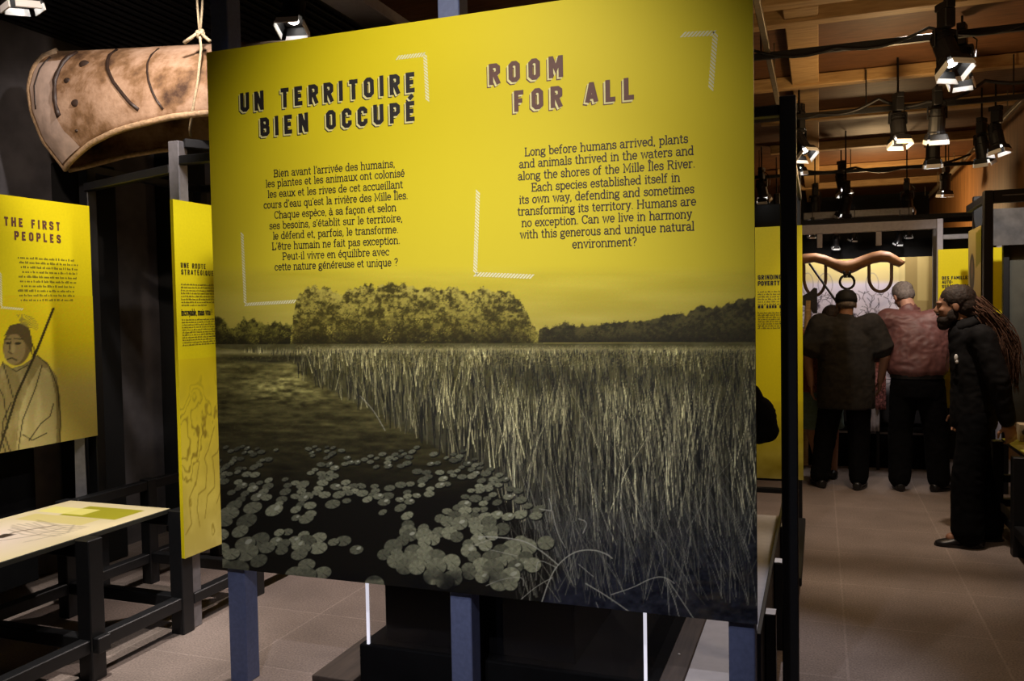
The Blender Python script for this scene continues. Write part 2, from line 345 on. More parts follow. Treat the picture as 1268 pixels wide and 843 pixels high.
ACC = {'é': ('e', [[(1.9, 6.0), (3.2, 7.2)]]), 'è': ('e', [[(3.0, 6.0), (1.7, 7.2)]]), 'ê': ('e', [[(1.2, 6.0), (2.4, 7.1), (3.6, 6.0)]]),
       'à': ('a', [[(2.8, 6.0), (1.5, 7.2)]]), 'ç': ('c', [[(2.4, 0), (2.2, -0.8), (2.9, -1.3), (2.0, -1.8)]]), 'Î': ('I', [[(0.4, 8.1), (1.5, 9.2), (2.6, 8.1)]]), 'î': ('ì', [[(.2, 6), (1.2, 7), (2.2, 6)]])}
for k, (b, ex) in ACC.items(): SER[k] = (SER[b][0], SER[b][1] + ex)
def oc(w=3.0, h=7.0, c=0.9): return [(c, 0), (w - c, 0), (w, c), (w, h - c), (w - c, h), (c, h), (0, h - c), (0, c), (c - .08, .08)]
BLK = {
 'A': (4.6, [[(0, 0), (1.5, 7), (1.9, 7), (3.4, 0)], [(0.7, 2.0), (2.7, 2.0)]]),
 'B': (4.4, [[(0, 0), (0, 7), (2.2, 7), (2.9, 6.3), (2.9, 4.5), (2.3, 3.7), (0, 3.7)], [(2.2, 3.7), (3.1, 2.9), (3.1, 0.8), (2.3, 0), (0.1, 0)]]),
 'C': (4.3, [[(3, 1.9), (3, 0.9), (2.1, 0), (0.9, 0), (0, 0.9), (0, 6.1), (0.9, 7), (2.1, 7), (3, 6.1), (3, 5.1)]]),
 'D': (4.4, [[(0, 0), (0, 7), (2.1, 7), (3.0, 6.0), (3.0, 1.0), (2.1, 0), (0.1, 0)]]),
 'E': (4.0, [[(2.7, 7), (0, 7), (0, 0), (2.7, 0)], [(0, 3.6), (2.2, 3.6)]]),
 'F': (3.9, [[(2.7, 7), (0, 7), (0, -0.75)], [(0, 3.5), (2.2, 3.5)]]),
 'G': (4.4, [[(3, 5.3), (3, 6.1), (2.1, 7), (0.9, 7), (0, 6.1), (0, 0.9), (0.9, 0), (2.1, 0), (3, 0.9), (3, 3.2), (1.8, 3.2)]]),
 'H': (4.5, [[(0, -0.75), (0, 7.75)], [(3.1, -0.75), (3.1, 7.75)], [(0, 3.5), (3.1, 3.5)]]),
 'I': (1.5, [[(0, -0.75), (0, 7.75)]]),
 'L': (3.7, [[(0, 7.75), (0, 0), (2.6, 0)]]),
 'M': (5.4, [[(0, -0.75), (0, 7), (0.3, 7), (2, 2.6), (3.7, 7), (4, 7), (4, -0.75)]]),
 'N': (4.6, [[(0, -0.75), (0, 7), (0.3, 7), (2.8, 0), (3.1, 0), (3.1, 7.75)]]),
 'O': (4.4, [oc()]), 'P': (4.2, [[(0, -0.75), (0, 7), (2.1, 7), (3, 6.2), (3, 3.9), (2.1, 3.0), (0, 3.0)]]),
 'Q': (4.4, [oc(), [(1.8, 1.6), (3.4, -0.6)]]),
 'R': (4.4, [[(0, -0.75), (0, 7), (2.1, 7), (3, 6.2), (3, 4.2), (2.1, 3.4), (0, 3.4)], [(1.5, 3.4), (3.1, -0.6)]]),
 'S': (4.3, [[(3, 5.5), (3, 6.2), (2.2, 7), (0.8, 7), (0, 6.2), (0, 4.7), (0.8, 3.8), (2.2, 3.2), (3, 2.4), (3, 0.8), (2.2, 0), (0.8, 0), (0, 0.8), (0, 1.5)]]),
 'T': (4.2, [[(-0.2, 7), (3.2, 7)], [(1.5, 7), (1.5, -0.75)]]),
 'U': (4.4, [[(0, 7.75), (0, 0.9), (0.9, 0), (2.1, 0), (3, 0.9), (3, 7.75)]]),
 'V': (4.4, [[(0, 7.7), (1.4, 0), (1.7, 0), (3.1, 7.7)]]), 'Y': (4.3, [[(0, 7.7), (1.5, 3.6), (3, 7.7)], [(1.5, 3.6), (1.5, -0.75)]]),
 '-': (3.0, [[(0, 3.2), (1.5, 3.2)]]), ' ': (2.6, []),
}
BLK['É'] = (BLK['E'][0], BLK['E'][1] + [[(0.9, 9.2), (2.1, 10.4)]])
def ribbon(mb, pts, w, place):
    P = [Vector((p[0], p[1])) for p in pts]
    Q = [P[0]]
    for p in P[1:]:
        if (p - Q[-1]).length > 1e-6: Q.append(p)
    P = Q
    if len(P) < 2: return
    d0 = (P[1] - P[0]).normalized(); d1 = (P[-1] - P[-2]).normalized()
    vs = []
    for i, p in enumerate(P):
        a = (P[i] - P[i - 1]).normalized() if i else d0
        b = (P[i + 1] - P[i]).normalized() if i < len(P) - 1 else d1
        na = Vector((-a.y, a.x)); nb = Vector((-b.y, b.x)); m = na + nb
        m = m.normalized() if m.length > 1e-4 else na
        k = w / 2 / max(0.45, m.dot(na))
        q = p - d0 * w * 0.2 if i == 0 else (p + d1 * w * 0.2 if i == len(P) - 1 else p)
        vs += [place(q + m * k, i), place(q - m * k, i)]
    mb.add(vs, [(2 * i, 2 * i + 1, 2 * i + 3, 2 * i + 2) for i in range(len(P) - 1)])
class Plane:
    """a flat board: origin o, across u, up v, facing n"""
    def __init__(s, o, u, v): s.o = Vector(o); s.u = Vector(u); s.v = Vector(v); s.n = s.u.cross(s.v)
    def hit(s, px, py):
        r = Vector(R @ np.array([(px - IW / 2) / F, -(py - IH / 2) / F, -1.0])); e = Vector(EYE)
        t = (s.o - e).dot(s.n) / r.dot(s.n); p = e + r * t - s.o
        return (p.dot(s.u), p.dot(s.v))
    def pt(s, a, b, off=0.0): return s.o + s.u * a + s.v * b + s.n * off
def lettering(mb, pl, text, L, Rr, cap_m, font, stroke, off=0.001, dx=0, dy=0, asp0=None, word=None):
    """text from board position L to Rr (u,v), cap height in metres"""
    F_ = SER if font == 'ser' else BLK; ch = CH if font == 'ser' else 8.5
    s = cap_m / ch
    wid = sum(F_[c][0] for c in text); n = len(text); tr = 0.0
    if asp0: sx = s * asp0; tr = ((Rr[0] - L[0]) - sx * (wid - 1.3)) / max(1, n - 1)
    else: sx = (Rr[0] - L[0]) / (wid - (0.3 if font == 'ser' else 1.0))
    x = 0.0
    for i, c in enumerate(text):
        gw, st = F_[c]
        if word is not None and text[:i].count(' ') != word: x += gw; continue
        bx = L[0] + x * sx + i * tr; by = L[1] + (Rr[1] - L[1]) * (i / max(1, n - 1))
        oy = 0.75 if font != 'ser' else 0
        for ks, pl_ in enumerate(st):
            asp = sx / s
            ribbon(mb, [(p[0] * asp, p[1] + oy) for p in pl_], stroke, lambda q, i_=0: pl.pt(bx + q[0] * s + dx, by + q[1] * s + dy, off + ks * 4e-5 + i_ * 1.2e-5))
        x += gw

# ------------------------------------------------------------------ painter (ink on boards)
def lin(c):
    c = np.clip(np.asarray(c, float), 0, 1)
    return np.where(c <= 0.04045, c / 12.92, ((c + 0.055) / 1.055) ** 2.4)
class Canvas:
    def __init__(s, x0, y0, x1, y1, k, col):
        s.x0, s.y0, s.k = x0, y0, k
        s.w = int((x1 - x0) * k); s.h = int((y1 - y0) * k)
        s.a = np.ones((s.h, s.w, 3)) * np.array(col)
        yy, xx = np.mgrid[0:s.h, 0:s.w]; s.X = x0 + (xx + .5) / k; s.Y = y0 + (yy + .5) / k
    def fbm(s, sx, sy, oct=4, seed=0):
        g = np.random.default_rng(seed); out = np.zeros((s.h, s.w)); amp = 1; tot = 0
        for o in range(oct):
            nx = int(s.w / s.k / sx * 2 ** o) + 3; ny = int(s.h / s.k / sy * 2 ** o) + 3
            t = g.random((ny, nx)); u = (s.X - s.x0) / sx * 2 ** o; v = (s.Y - s.y0) / sy * 2 ** o
            i = np.clip(u.astype(int), 0, nx - 2); j = np.clip(v.astype(int), 0, ny - 2); fu = u - i; fv = v - j
            fu = fu * fu * (3 - 2 * fu); fv = fv * fv * (3 - 2 * fv)
            out += amp * ((t[j, i] * (1 - fu) + t[j, i + 1] * fu) * (1 - fv) + (t[j + 1, i] * (1 - fu) + t[j + 1, i + 1] * fu) * fv)
            tot += amp; amp *= .5
        return out / tot
    def mix(s, mask, col):
        col = np.asarray(col)
        s.a = s.a * (1 - mask[..., None]) + col * mask[..., None]
    def poly(s, pts, col, al=1.0):
        xs = [p[0] for p in pts]; ys = [p[1] for p in pts]
        i0 = max(0, int((min(xs) - s.x0) * s.k) - 1); i1 = min(s.w, int((max(xs) - s.x0) * s.k) + 2)
        j0 = max(0, int((min(ys) - s.y0) * s.k) - 1); j1 = min(s.h, int((max(ys) - s.y0) * s.k) + 2)
        if i1 <= i0 or j1 <= j0: return
        X = s.X[j0:j1, i0:i1]; Y = s.Y[j0:j1, i0:i1]; ins = np.zeros(X.shape, bool)
        for (xa, ya), (xb, yb) in zip(pts, pts[1:] + pts[:1]):
            if ya == yb: continue
            ins ^= ((ya > Y) != (yb > Y)) & (X < (xb - xa) * (Y - ya) / (yb - ya) + xa)
        m = ins * al; s.a[j0:j1, i0:i1] = s.a[j0:j1, i0:i1] * (1 - m[..., None]) + np.asarray(col) * m[..., None]
    def ellipse(s, cx, cy, rx, ry, ang, col, al=1.0, tex=0.0):
        r = max(rx, ry) + 1
        i0 = max(0, int((cx - r - s.x0) * s.k)); i1 = min(s.w, int((cx + r - s.x0) * s.k) + 1)
        j0 = max(0, int((cy - r - s.y0) * s.k)); j1 = min(s.h, int((cy + r - s.y0) * s.k) + 1)
        if i1 <= i0 or j1 <= j0: return
        X = s.X[j0:j1, i0:i1] - cx; Y = s.Y[j0:j1, i0:i1] - cy; c_, s_ = cos(ang), sin(ang)
        u = (X * c_ + Y * s_) / rx; v = (-X * s_ + Y * c_) / ry; d = u * u + v * v
        th = np.arctan2(v, u)
        m = np.clip((1 - d) * rx * .6, 0, 1) * al
        col = np.asarray(col)[None, None, :] * (1 + tex * (np.sin(th * 7 + cx) * .5 + nr.normal(0, .5, X.shape)) * np.sqrt(np.clip(d, 0, 1)))[..., None]
        s.a[j0:j1, i0:i1] = s.a[j0:j1, i0:i1] * (1 - m[..., None]) + col * m[..., None]
    def line(s, pts, w, col, al=1.0, taper=False):
        pts = np.asarray(pts, float)
        seg = np.hypot(*(pts[1:] - pts[:-1]).T); L = seg.sum(); n = max(3, int(L * s.k * 1.3))
        cum = np.concatenate([[0], np.cumsum(seg)]); t = np.linspace(0, L, n)
        x = np.interp(t, cum, pts[:, 0]); y = np.interp(t, cum, pts[:, 1])
        wk = w * s.k; rr = int(wk / 2 + 1)
        for dy in range(-rr, rr + 1):
            for dx in range(-rr, rr + 1):
                ix = ((x - s.x0) * s.k).astype(int) + dx; iy = ((y - s.y0) * s.k).astype(int) + dy
                wl = wk * (np.clip(1 - t / L * .8, .15, 1) if taper else 1)
                d = np.hypot((ix + .5) - (x - s.x0) * s.k, (iy + .5) - (y - s.y0) * s.k)
                a = np.clip(wl / 2 + .5 - d, 0, 1) * al
                ok = (ix >= 0) & (ix < s.w) & (iy >= 0) & (iy < s.h) & (a > 0)
                ixo, iyo = ix[ok], iy[ok]; ao = (a[ok] * np.ones(n)[ok])[:, None]
                s.a[iyo, ixo] = s.a[iyo, ixo] * (1 - ao * .7) + np.asarray(col) * ao * .7
    def dabs(s, xs, ys, r, cols, al=.8):
        rr = int(r * s.k + 1)
        for dy in range(-rr, rr + 1):
            for dx in range(-rr, rr + 1):
                ix = ((xs - s.x0) * s.k).astype(int) + dx; iy = ((ys - s.y0) * s.k).astype(int) + dy
                d = np.hypot(ix + .5 - (xs - s.x0) * s.k, (iy + .5 - (ys - s.y0) * s.k) * 1.3)
                a = np.clip(r * s.k + .5 - d, 0, 1) * al
                ok = (ix >= 0) & (ix < s.w) & (iy >= 0) & (iy < s.h) & (a > 0)
                ao = a[ok][:, None]; s.a[iy[ok], ix[ok]] = s.a[iy[ok], ix[ok]] * (1 - ao) + cols[ok] * ao
    def sample(s, x, y):
        u = np.clip((x - s.x0) * s.k - .5, 0, s.w - 1.001); v = np.clip((y - s.y0) * s.k - .5, 0, s.h - 1.001)
        i = u.astype(int); j = v.astype(int); fu = (u - i)[..., None]; fv = (v - j)[..., None]
        return (s.a[j, i] * (1 - fu) + s.a[j, i + 1] * fu) * (1 - fv) + (s.a[j + 1, i] * (1 - fu) + s.a[j + 1, i + 1] * fu) * fv
def printed(name, pl, us, vs, cols, parent, off=0.0006, m=None):
    """flat printed sheet: a grid with one ink colour per vertex; cols (nv, nu, 3) in display values"""
    nu, nv = len(us), len(vs)
    U, V = np.meshgrid(us, vs)
    co = (np.array(pl.o)[None, None] + U[..., None] * np.array(pl.u) + V[..., None] * np.array(pl.v) + np.array(pl.n) * off).reshape(-1, 3)
    idx = np.arange(nu * nv).reshape(nv, nu)
    q = np.stack([idx[:-1, :-1], idx[:-1, 1:], idx[1:, 1:], idx[1:, :-1]], -1).reshape(-1, 4)
    me = bpy.data.meshes.new(name)
    me.vertices.add(len(co)); me.vertices.foreach_set('co', co.ravel())
    me.loops.add(q.size); me.loops.foreach_set('vertex_index', q.ravel().astype(np.int32))
    me.polygons.add(len(q)); me.polygons.foreach_set('loop_start', np.arange(0, q.size, 4, dtype=np.int32))
    me.update(calc_edges=True)
    at_ = me.color_attributes.new('ink', 'FLOAT_COLOR', 'POINT')
    c4 = np.ones((nu * nv, 4)); c4[:, :3] = lin(cols).reshape(-1, 3)
    at_.data.foreach_set('color', c4.ravel())
    return link(name, me, m or M['print'], parent)

# ================================================================== THE ROOM
struct('floor', MB().b2((-5.0, -1.0, -0.1), (2.0, 17.0, 0.0), 0), M['floor'])
struct('wall_left', MB().b2((-4.9, -1.0, 0), (-4.6, 17.0, 3.8), 0), M['wall'])
struct('wall_right', MB().b2((1.80, 3.0, 0), (1.95, 17.0, 3.8), 0), M['plywood'])
struct('wall_back', MB().b2((-4.6, 16.4, 0), (1.8, 16.6, 3.8), 0), M['wall_black'])
struct('wall_partition', MB().b2((-4.6, 7.2, 0), (-1.2, 7.35, 3.8), 0), M['wall_black'])
struct('ceiling', MB().b2((-2.6, -1.0, 3.52), (1.95, 17.0, 3.62), 0), M['deck'])
dk = MB()
for i in range(26):                                                      # dark ribbed metal deck over the left bay
    x = -4.6 + i * 0.078
    dk.b2((x, -1.0, 3.40), (x + 0.045, 12.0, 3.46), 0.006)
dk.b2((-4.62, -1.0, 3.45), (-2.58, 12.0, 3.52), 0)
struct('ceiling_deck', dk, M['black'])
for i, y in enumerate((3.95, 5.42, 5.80, 7.52, 8.95, 10.7, 12.55, 14.3)):
    w = 0.11
    o = obj('ceiling_joist', MB().b2((-0.55, y, 3.42), (1.78, y + w, 3.515), 0.005), M['joist'])
    s = ('nearest to the viewer', 'second nearest to the viewer', 'third nearest, next to the black track', 'fourth nearest to the viewer', 'fifth nearest to the viewer',
         'third from the far dark wall', 'second from the far dark wall', 'right in front of the far dark wall')[i]
    tag(o, 'pale timber joist crossing the brown ceiling, ' + s, 'joist', 'ceiling joists', 'structure')
tag(obj('ceiling_girder', MB().b2((-0.21, 5.6, 3.44), (0.0, 16.3, 3.515), 0.006), M['joist']), kind='structure')
struct('wall_fascia', MB().b2((-1.2, 11.0, 2.45), (1.2, 11.1, 2.85), 0), M['wall_black'])
struct('ceiling_showcase', MB().b2((-.9, 9.12, 2.42), (1.75, 9.72, 2.46), 0), M['wall_black'])
struct('wall_showcase', MB().b2((-1.2, 9.62, 0), (1.75, 9.72, 2.36), 0), M['wall_black'])

# ================================================================== THE BIG MARSH PANEL
PX0, PX1, PZ0, PZ1, PY = -2.455, -0.207, 0.512, 2.735, 3.0
panel = thing('display_panel', 'large yellow panel printed with a marsh landscape and black and brown titles', 'display panel', (-1.33, PY, 0), 0, None)
obj('board', MB().b2((PX0, PY + 0.0005, PZ0), (PX1, PY + 0.018, PZ1), 0.001), M['edge'], panel)
PL = Plane((PX0, PY, PZ0), (1, 0, 0), (0, 0, 1))
BW, BH = PX1 - PX0, PZ1 - PZ0

def paint_marsh():
    c = Canvas(250, 325, 950, 795, 2.0, (0, 0, 0))
    X, Y = c.X, c.Y
    # sky of the print: yellow fading to mustard at the horizon
    t = np.clip((Y - 325) / 100, 0, 1)[..., None]
    c.a = np.array((0.86, 0.785, 0.20)) * (1 - t) + np.array((0.68, 0.62, 0.30)) * t
    n1 = c.fbm(120, 14, 4, 1); c.a += ((n1 - .5) * 0.10)[..., None]
    tex = c.fbm(4, 3.5, 3, 2); texl = c.fbm(13, 11, 4, 3)
    def prof(pts, amp, seed):
        xs = np.linspace(250, 950, c.w); b = np.interp(xs, [p[0] for p in pts], [p[1] for p in pts])
        g = np.random.default_rng(seed); r = np.zeros(c.w)
        for k_, a_ in ((17, 1.3), (7, .9), (2.5, .7)):
            m = int(700 / k_) + 2; r += np.interp(xs, np.linspace(250, 950, m), g.normal(0, 1, m)) * a_
        return b + r * amp
    def grove(pts, amp, seed, base, lo, hi, dark):
        p = prof(pts, amp, seed)
        m = np.clip((Y - p[None]) * 0.9 + (tex - .5) * 2.2, 0, 1) * (Y < base)
        k = np.clip((texl - .5) * 2.2 + (tex - .5) * 3.0 + .5, 0, 1)
        hgt = np.clip((base - Y) / np.maximum(8, base - p[None]), 0, 1)
        k = k * (0.35 + .65 * hgt)
        col = np.array(lo) * (1 - k[..., None]) + np.array(hi) * k[..., None]
        low = np.clip(1 - hgt * 2.6 + (texl - .5), 0, 1)[..., None] * dark
        col = col * (1 - low) + np.array((.10, .085, .05)) * low
        c.a = c.a * (1 - m[..., None]) + col * m[..., None]
        g2 = np.random.default_rng(seed + 50); n_ = int(9000 * (pts[-1][0] - pts[0][0]) / 700 * (1.0 if amp > 2 else .6))
        xs = 262 + 676 * g2.random(n_); pp = np.interp(xs, np.linspace(250, 950, c.w), p); f = g2.random(n_) ** .8
        ok = pp < base - 4; xs, pp, f = xs[ok], pp[ok], f[ok]
        ys = pp - 1.5 + (base - pp + 1) * f
        cl = np.array([noise.noise(Vector((x_ * .055, y_ * .075, seed))) for x_, y_ in zip(xs, ys)])
        kk = np.clip(.55 + cl * 1.1 - f * .55 + g2.normal(0, .2, len(xs)), 0, 1)[:, None]
        c.dabs(xs, ys, .75 if amp > 2 else .6, np.array(lo) * .6 * (1 - kk) + np.array(hi) * 1.08 * kk, .75)
    grove([(250, 392), (275, 392), (290, 402), (300, 394), (320, 402), (345, 400), (360, 404), (385, 395), (400, 430), (950, 440)], 2.2, 4, 428, (.20, .18, .07), (.55, .52, .20), .9)
    grove([(250, 440), (358, 440), (364, 385), (370, 362), (386, 352), (402, 350), (415, 358), (424, 366), (440, 358), (462, 352), (490, 352), (506, 360), (530, 358), (548, 362), (562, 356), (580, 364), (596, 358), (612, 362), (624, 360), (640, 370), (652, 384), (662, 402), (672, 424), (676, 440), (950, 440)], 2.3, 5, 427, (.27, .24, .08), (.74, .68, .30), .75)
    grove([(250, 440), (664, 440), (668, 410), (690, 404), (720, 403), (745, 400), (770, 398), (800, 395), (830, 390), (850, 388), (868, 378), (885, 380), (905, 374), (920, 370), (935, 364), (950, 362)], 1.3, 6, 424, (.21, .19, .10), (.36, .33, .17), .5)
    # marsh ground: dark water left, grass right
    hz = 426 - (X - 250) * 0.004
    g = np.clip((Y - hz) * 0.8, 0, 1)
    wn = c.fbm(26, 4, 4, 7); wn2 = c.fbm(9, 3, 3, 8)
    dep = np.clip((Y - 440) / 180, 0, 1)
    water = np.stack([.45 - .37 * dep, .42 - .35 * dep, .22 - .17 * dep], -1) + ((wn - .5) * .55 * (1 - dep) + (wn2 - .5) * .30 * (1 - dep))[..., None] * np.array((1, .96, .6))
    glint = np.clip(1 - np.hypot((X - 350) / 60, (Y - 480) / 26), 0, 1)
    water += (glint * .40 * np.clip(wn2 * 2 - .6, 0, 1))[..., None] * np.array((1, .97, .6))
    water = np.clip(water, 0.035, 1)
    c.a = c.a * (1 - g[..., None]) + water * g[..., None]
    # reed bed region: right of a slanting shore
    shore = np.interp(Y, [425, 445, 470, 500, 545, 590, 640, 700, 790], [240, 362, 375, 440, 520, 595, 640, 690, 640])
    rm = np.clip((X - shore) / 12, 0, 1) * g
    dr = np.clip((Y - 440) / 300, 0, 1)
    und = np.stack([.33 - .20 * dr, .31 - .175 * dr, .17 + .01 * dr], -1) + ((c.fbm(12, 12, 4, 9) - .5) * .18)[..., None]
    c.a = c.a * (1 - rm[..., None]) + np.clip(und, .03, 1) * rm[..., None]
    # pale strip of grass by the far shore
    strip = np.clip(1 - np.abs(Y - (433 + (X < 380) * 3)) / 4.5, 0, 1) * np.clip(.4 + c.fbm(8, 3, 3, 10), 0, 1)
    c.mix(strip * .85, (.66, .62, .40))
    dk_ = np.clip(1 - np.abs(Y - 443) / 4, 0, 1) * np.clip(1.3 - np.abs(X - 330) / 70, 0, 1)
    c.mix(dk_ * .75, (.10, .09, .05))
    c.mix(np.clip(1 - np.hypot((X - 335) / 60, (Y - 447) / 5), 0, 1) * .8, (.08, .075, .05))
    # reeds, back to front
    def sh(y): return np.interp(y, [425, 445, 470, 500, 545, 590, 640, 700, 790], [240, 362, 375, 440, 520, 595, 640, 690, 640])
    patch = c.fbm(34, 22, 3, 91)
    N = 5600
    yb = np.sort(436 + 290 * nr.random(N) ** 2.1)
    for y in yb:
        x0 = sh(y) - 6; x = x0 + (950 - x0) * nr.random() ** (0.9)
        tt = (y - 436) / 290
        if tt > .45 and nr.random() < (tt - .35) * 1.9: continue
        h = (7 + 150 * tt ** 0.9) * (0.55 + .6 * nr.random())
        h = min(h, y - 427 - nr.random() * 4 if y < 470 else h)
        lean = nr.normal(0.10, 0.13) * h * (-1 if nr.random() < .3 else 1) * (-1)
        b = nr.random()
        band = 1 - .65 * np.exp(-((y - h * .5 - 468) / 12) ** 2) * (1 if x > 600 else .3)
        top = np.array((.80, .76, .52)) * (1 - tt) + np.array((.72, .70, .58)) * tt
        pk = patch[min(c.h - 1, int((y - h * .5 - c.y0) * c.k)), min(c.w - 1, int((min(x, 948) - c.x0) * c.k))]
        br = (.36 + 1.0 * b ** 1.5) * band * (1 - .10 * tt) * np.clip(.25 + 1.6 * pk, .35, 1.35)
        xm = x + lean * .45; xt = x + lean
        c.line([(x, y), (xm, y - h * .55), (xt, y - h)], .55 + .75 * tt + .3 * b, top * br, .55 + .35 * b, taper=True)
        if nr.random() < .45:
            xx = x + nr.normal(0, 3); c.line([(xx, y), (xx + lean * .3, y - h * .6)], 1.0 + tt, (.07, .07, .07), .55)
    xs = 365 + 580 * nr.random(5000); ys = 428 + 26 * nr.random(5000) ** 1.4            # pale far grass
    kk = (.45 + .6 * nr.random(5000))[:, None]; ok = xs > np.interp(ys, [428, 440, 455], [300, 375, 400]); c.dabs(xs[ok], ys[ok], .6, (np.array((.70, .65, .42)) * kk)[ok], .6)
    xs = 250 + 380 * nr.random(2600); ys = 442 + 120 * nr.random(2600) ** 1.5            # flecks on the water
    ok = xs < np.interp(ys, [440, 500, 560], [355, 435, 560]); kk = (.35 + .6 * nr.random(2600) * np.clip(1 - (ys - 442) / 150, .25, 1))[:, None]; c.dabs(xs[ok], ys[ok], .8, (np.array((.66, .62, .36)) * kk)[ok], .35)
    # cool dark gap under the reeds, lower right
    low = np.clip((Y - 615) / 90, 0, 1) * np.clip((X - shore - 20) / 60, 0, 1)
    nn = c.fbm(7, 5, 4, 12)
    c.mix(low * .55, (.12, .13, .17))
    c.a += ((nn - .5) * .22 * low)[..., None]
    c.mix(np.clip((X - 820) / 60, 0, 1) * np.clip((Y - 700) / 20, 0, 1) * np.clip(c.fbm(20, 9, 3, 13) * 1.6 - .5, 0, 1) * .8, (.30, .26, .20))
    for _ in range(430):                                                    # thinner blades reaching the bottom
        x = 640 + 300 * nr.random(); y = 640 + 110 * nr.random(); h = 40 + 110 * nr.random(); l = nr.normal(-.16, .30) * h
        c.line([(x, y), (x + l * .4, y - h * .5), (x + l, y - h)], 1.1, np.array((.66, .65, .57)) * (.30 + .75 * nr.random() ** 1.3), .65, taper=True)
    # lily pads
    pads = []
    for _ in range(1500):
        y = 552 + 172 * nr.random() ** .8
        xr = float(np.interp(y, [550, 600, 650, 700, 730], [560, 640, 690, 660, 640]))
        x = 268 + (xr - 268) * nr.random()
        clus = noise.noise(Vector((x * .018, y * .03, 3.1)))
        dark_hole = (x - 460) ** 2 / 45 ** 2 + (y - 650) ** 2 / 30 ** 2 < 1 or (x - 345) ** 2 / 22 ** 2 + (y - 700) ** 2 / 18 ** 2 < 1 or (x - 440) ** 2 / 30 ** 2 + (y - 706) ** 2 / 18 ** 2 < 1
        if clus < -.12 or dark_hole: continue
        s = np.interp(y, [552, 600, 660, 724], [4.0, 6.5, 9.5, 12]) * (.75 + .5 * nr.random()) * (1.35 if x < 340 and y > 620 else 1)
        if any(((x - a) / (s + r_)) ** 2 + ((y - b_) / (.62 * (s + r_))) ** 2 < .36 for a, b_, r_ in pads): continue
        pads.append((x, y, s))
    for x, y, s in [(441.5, 680.5, 9), (537, 562, 6), (558, 714, 9), (505, 658, 11), (474, 634, 6), (380, 614, 9), (412, 624, 10), (375, 600, 9)]: pads.append((x, y, s))
    pads.sort(key=lambda p: p[1])
    for x, y, s in pads:
        asp = .48 + .22 * (y - 552) / 170 + (.2 if x > 450 and y > 640 else 0); ang = rad(-16 if x < 380 else -8) + nr.normal(0, .12)
        f = .7 + .45 * nr.random(); fade = np.interp(y, [552, 600], [.75, 1])
        c.ellipse(x + 1, y + 1.6, s * 1.02, s * asp, ang, (.03, .03, .03), .8)
        c.ellipse(x, y, s, s * asp, ang, np.array((.50, .50, .40)) * f * fade, 1, .22)
        c.line([(x, y), (x + s * .9 * cos(ang + .5), y + s * asp * .9)], .8, (.12, .12, .10), .6)
        if nr.random() < .12: c.ellipse(x + s * .3, y - s * .2, s * .4, s * .22, ang - .3, (.72, .72, .62), .9)
    # bent blades in front
    for pts, w in (([(592, 664), (620, 665), (650, 669), (672, 683), (691, 699)], 2.2), ([(671, 745), (681, 715), (692, 697), (712, 682), (735, 680), (752, 686), (758, 691)], 2.2),
                   ([(757, 736), (785, 727), (805, 716), (822, 713), (835, 722)], 1.8), ([(826, 716), (842, 740), (861, 769)], 1.8), ([(825, 716), (836, 745), (842, 768)], 1.5), ([(826, 718), (829, 764)], 1.3),
                   ([(602, 725), (620, 717), (648, 713), (648, 725)], 1.5), ([(595, 678), (615, 682), (640, 688)], 1.2), ([(645, 742), (665, 725), (684, 715)], 1.5), ([(664, 718), (664, 700), (668, 692), (690, 703)], 1.5),
                   ([(725, 722), (755, 740), (783, 760)], 2.0), ([(716, 698), (735, 714)], 1.4), ([(738, 745), (742, 756)], 1.4), ([(580, 678), (600, 670), (616, 666)], 1.2),
                   ([(446, 490), (463, 508), (477, 533)], 1.3), ([(680, 617), (684, 632), (680, 632), (668, 630)], 1.8), ([(684, 632), (690, 660), (700, 678)], 1.6), ([(716, 642), (728, 646), (722, 660)], 1.8)):
        for _q in range(3): pts = [pts[0]] + [p for a_, b_ in zip(pts, pts[1:]) for p in ((a_[0] * .75 + b_[0] * .25, a_[1] * .75 + b_[1] * .25), (a_[0] * .25 + b_[0] * .75, a_[1] * .25 + b_[1] * .75))] + [pts[-1]]
        c.line(pts, w * .62, (.72, .71, .64), .95)
    # dark lower edge left
    c.mix(np.clip((Y - 700) / 20, 0, 1) * np.clip((640 - X) / 40, 0, 1) * np.clip((X - 385) / 30, 0, 1) * np.clip(c.fbm(18, 10, 2, 15) * 2 - .6, 0, .7), (.035, .035, .045))
    c.a += nr.normal(0, .012, c.a.shape)
    return c
cm = paint_marsh()
vsplit = 1.36
us = np.linspace(0, BW, 760); vs = np.concatenate([np.linspace(0, vsplit, 520), np.linspace(vsplit, BH, 60)[1:]])
U, V = np.meshgrid(us, vs)
wp = np.array(PL.o)[None, None] + U[..., None] * np.array(PL.u) + V[..., None] * np.array(PL.v)
qx, qy = to_px(wp)
cols = cm.sample(qx, qy)
tt = np.clip((V - 1.14) / (BH - 1.14), 0, 1)[..., None]
sky = np.array((0.86, 0.785, 0.20)) * (1 - tt) + np.array((0.925, 0.845, 0.06)) * tt
k = np.clip((340 - qy) / 14, 0, 1)[..., None]
cols = cols * (1 - k) + sky * k
printed('printed_sheet', PL, us, vs, cols, panel)

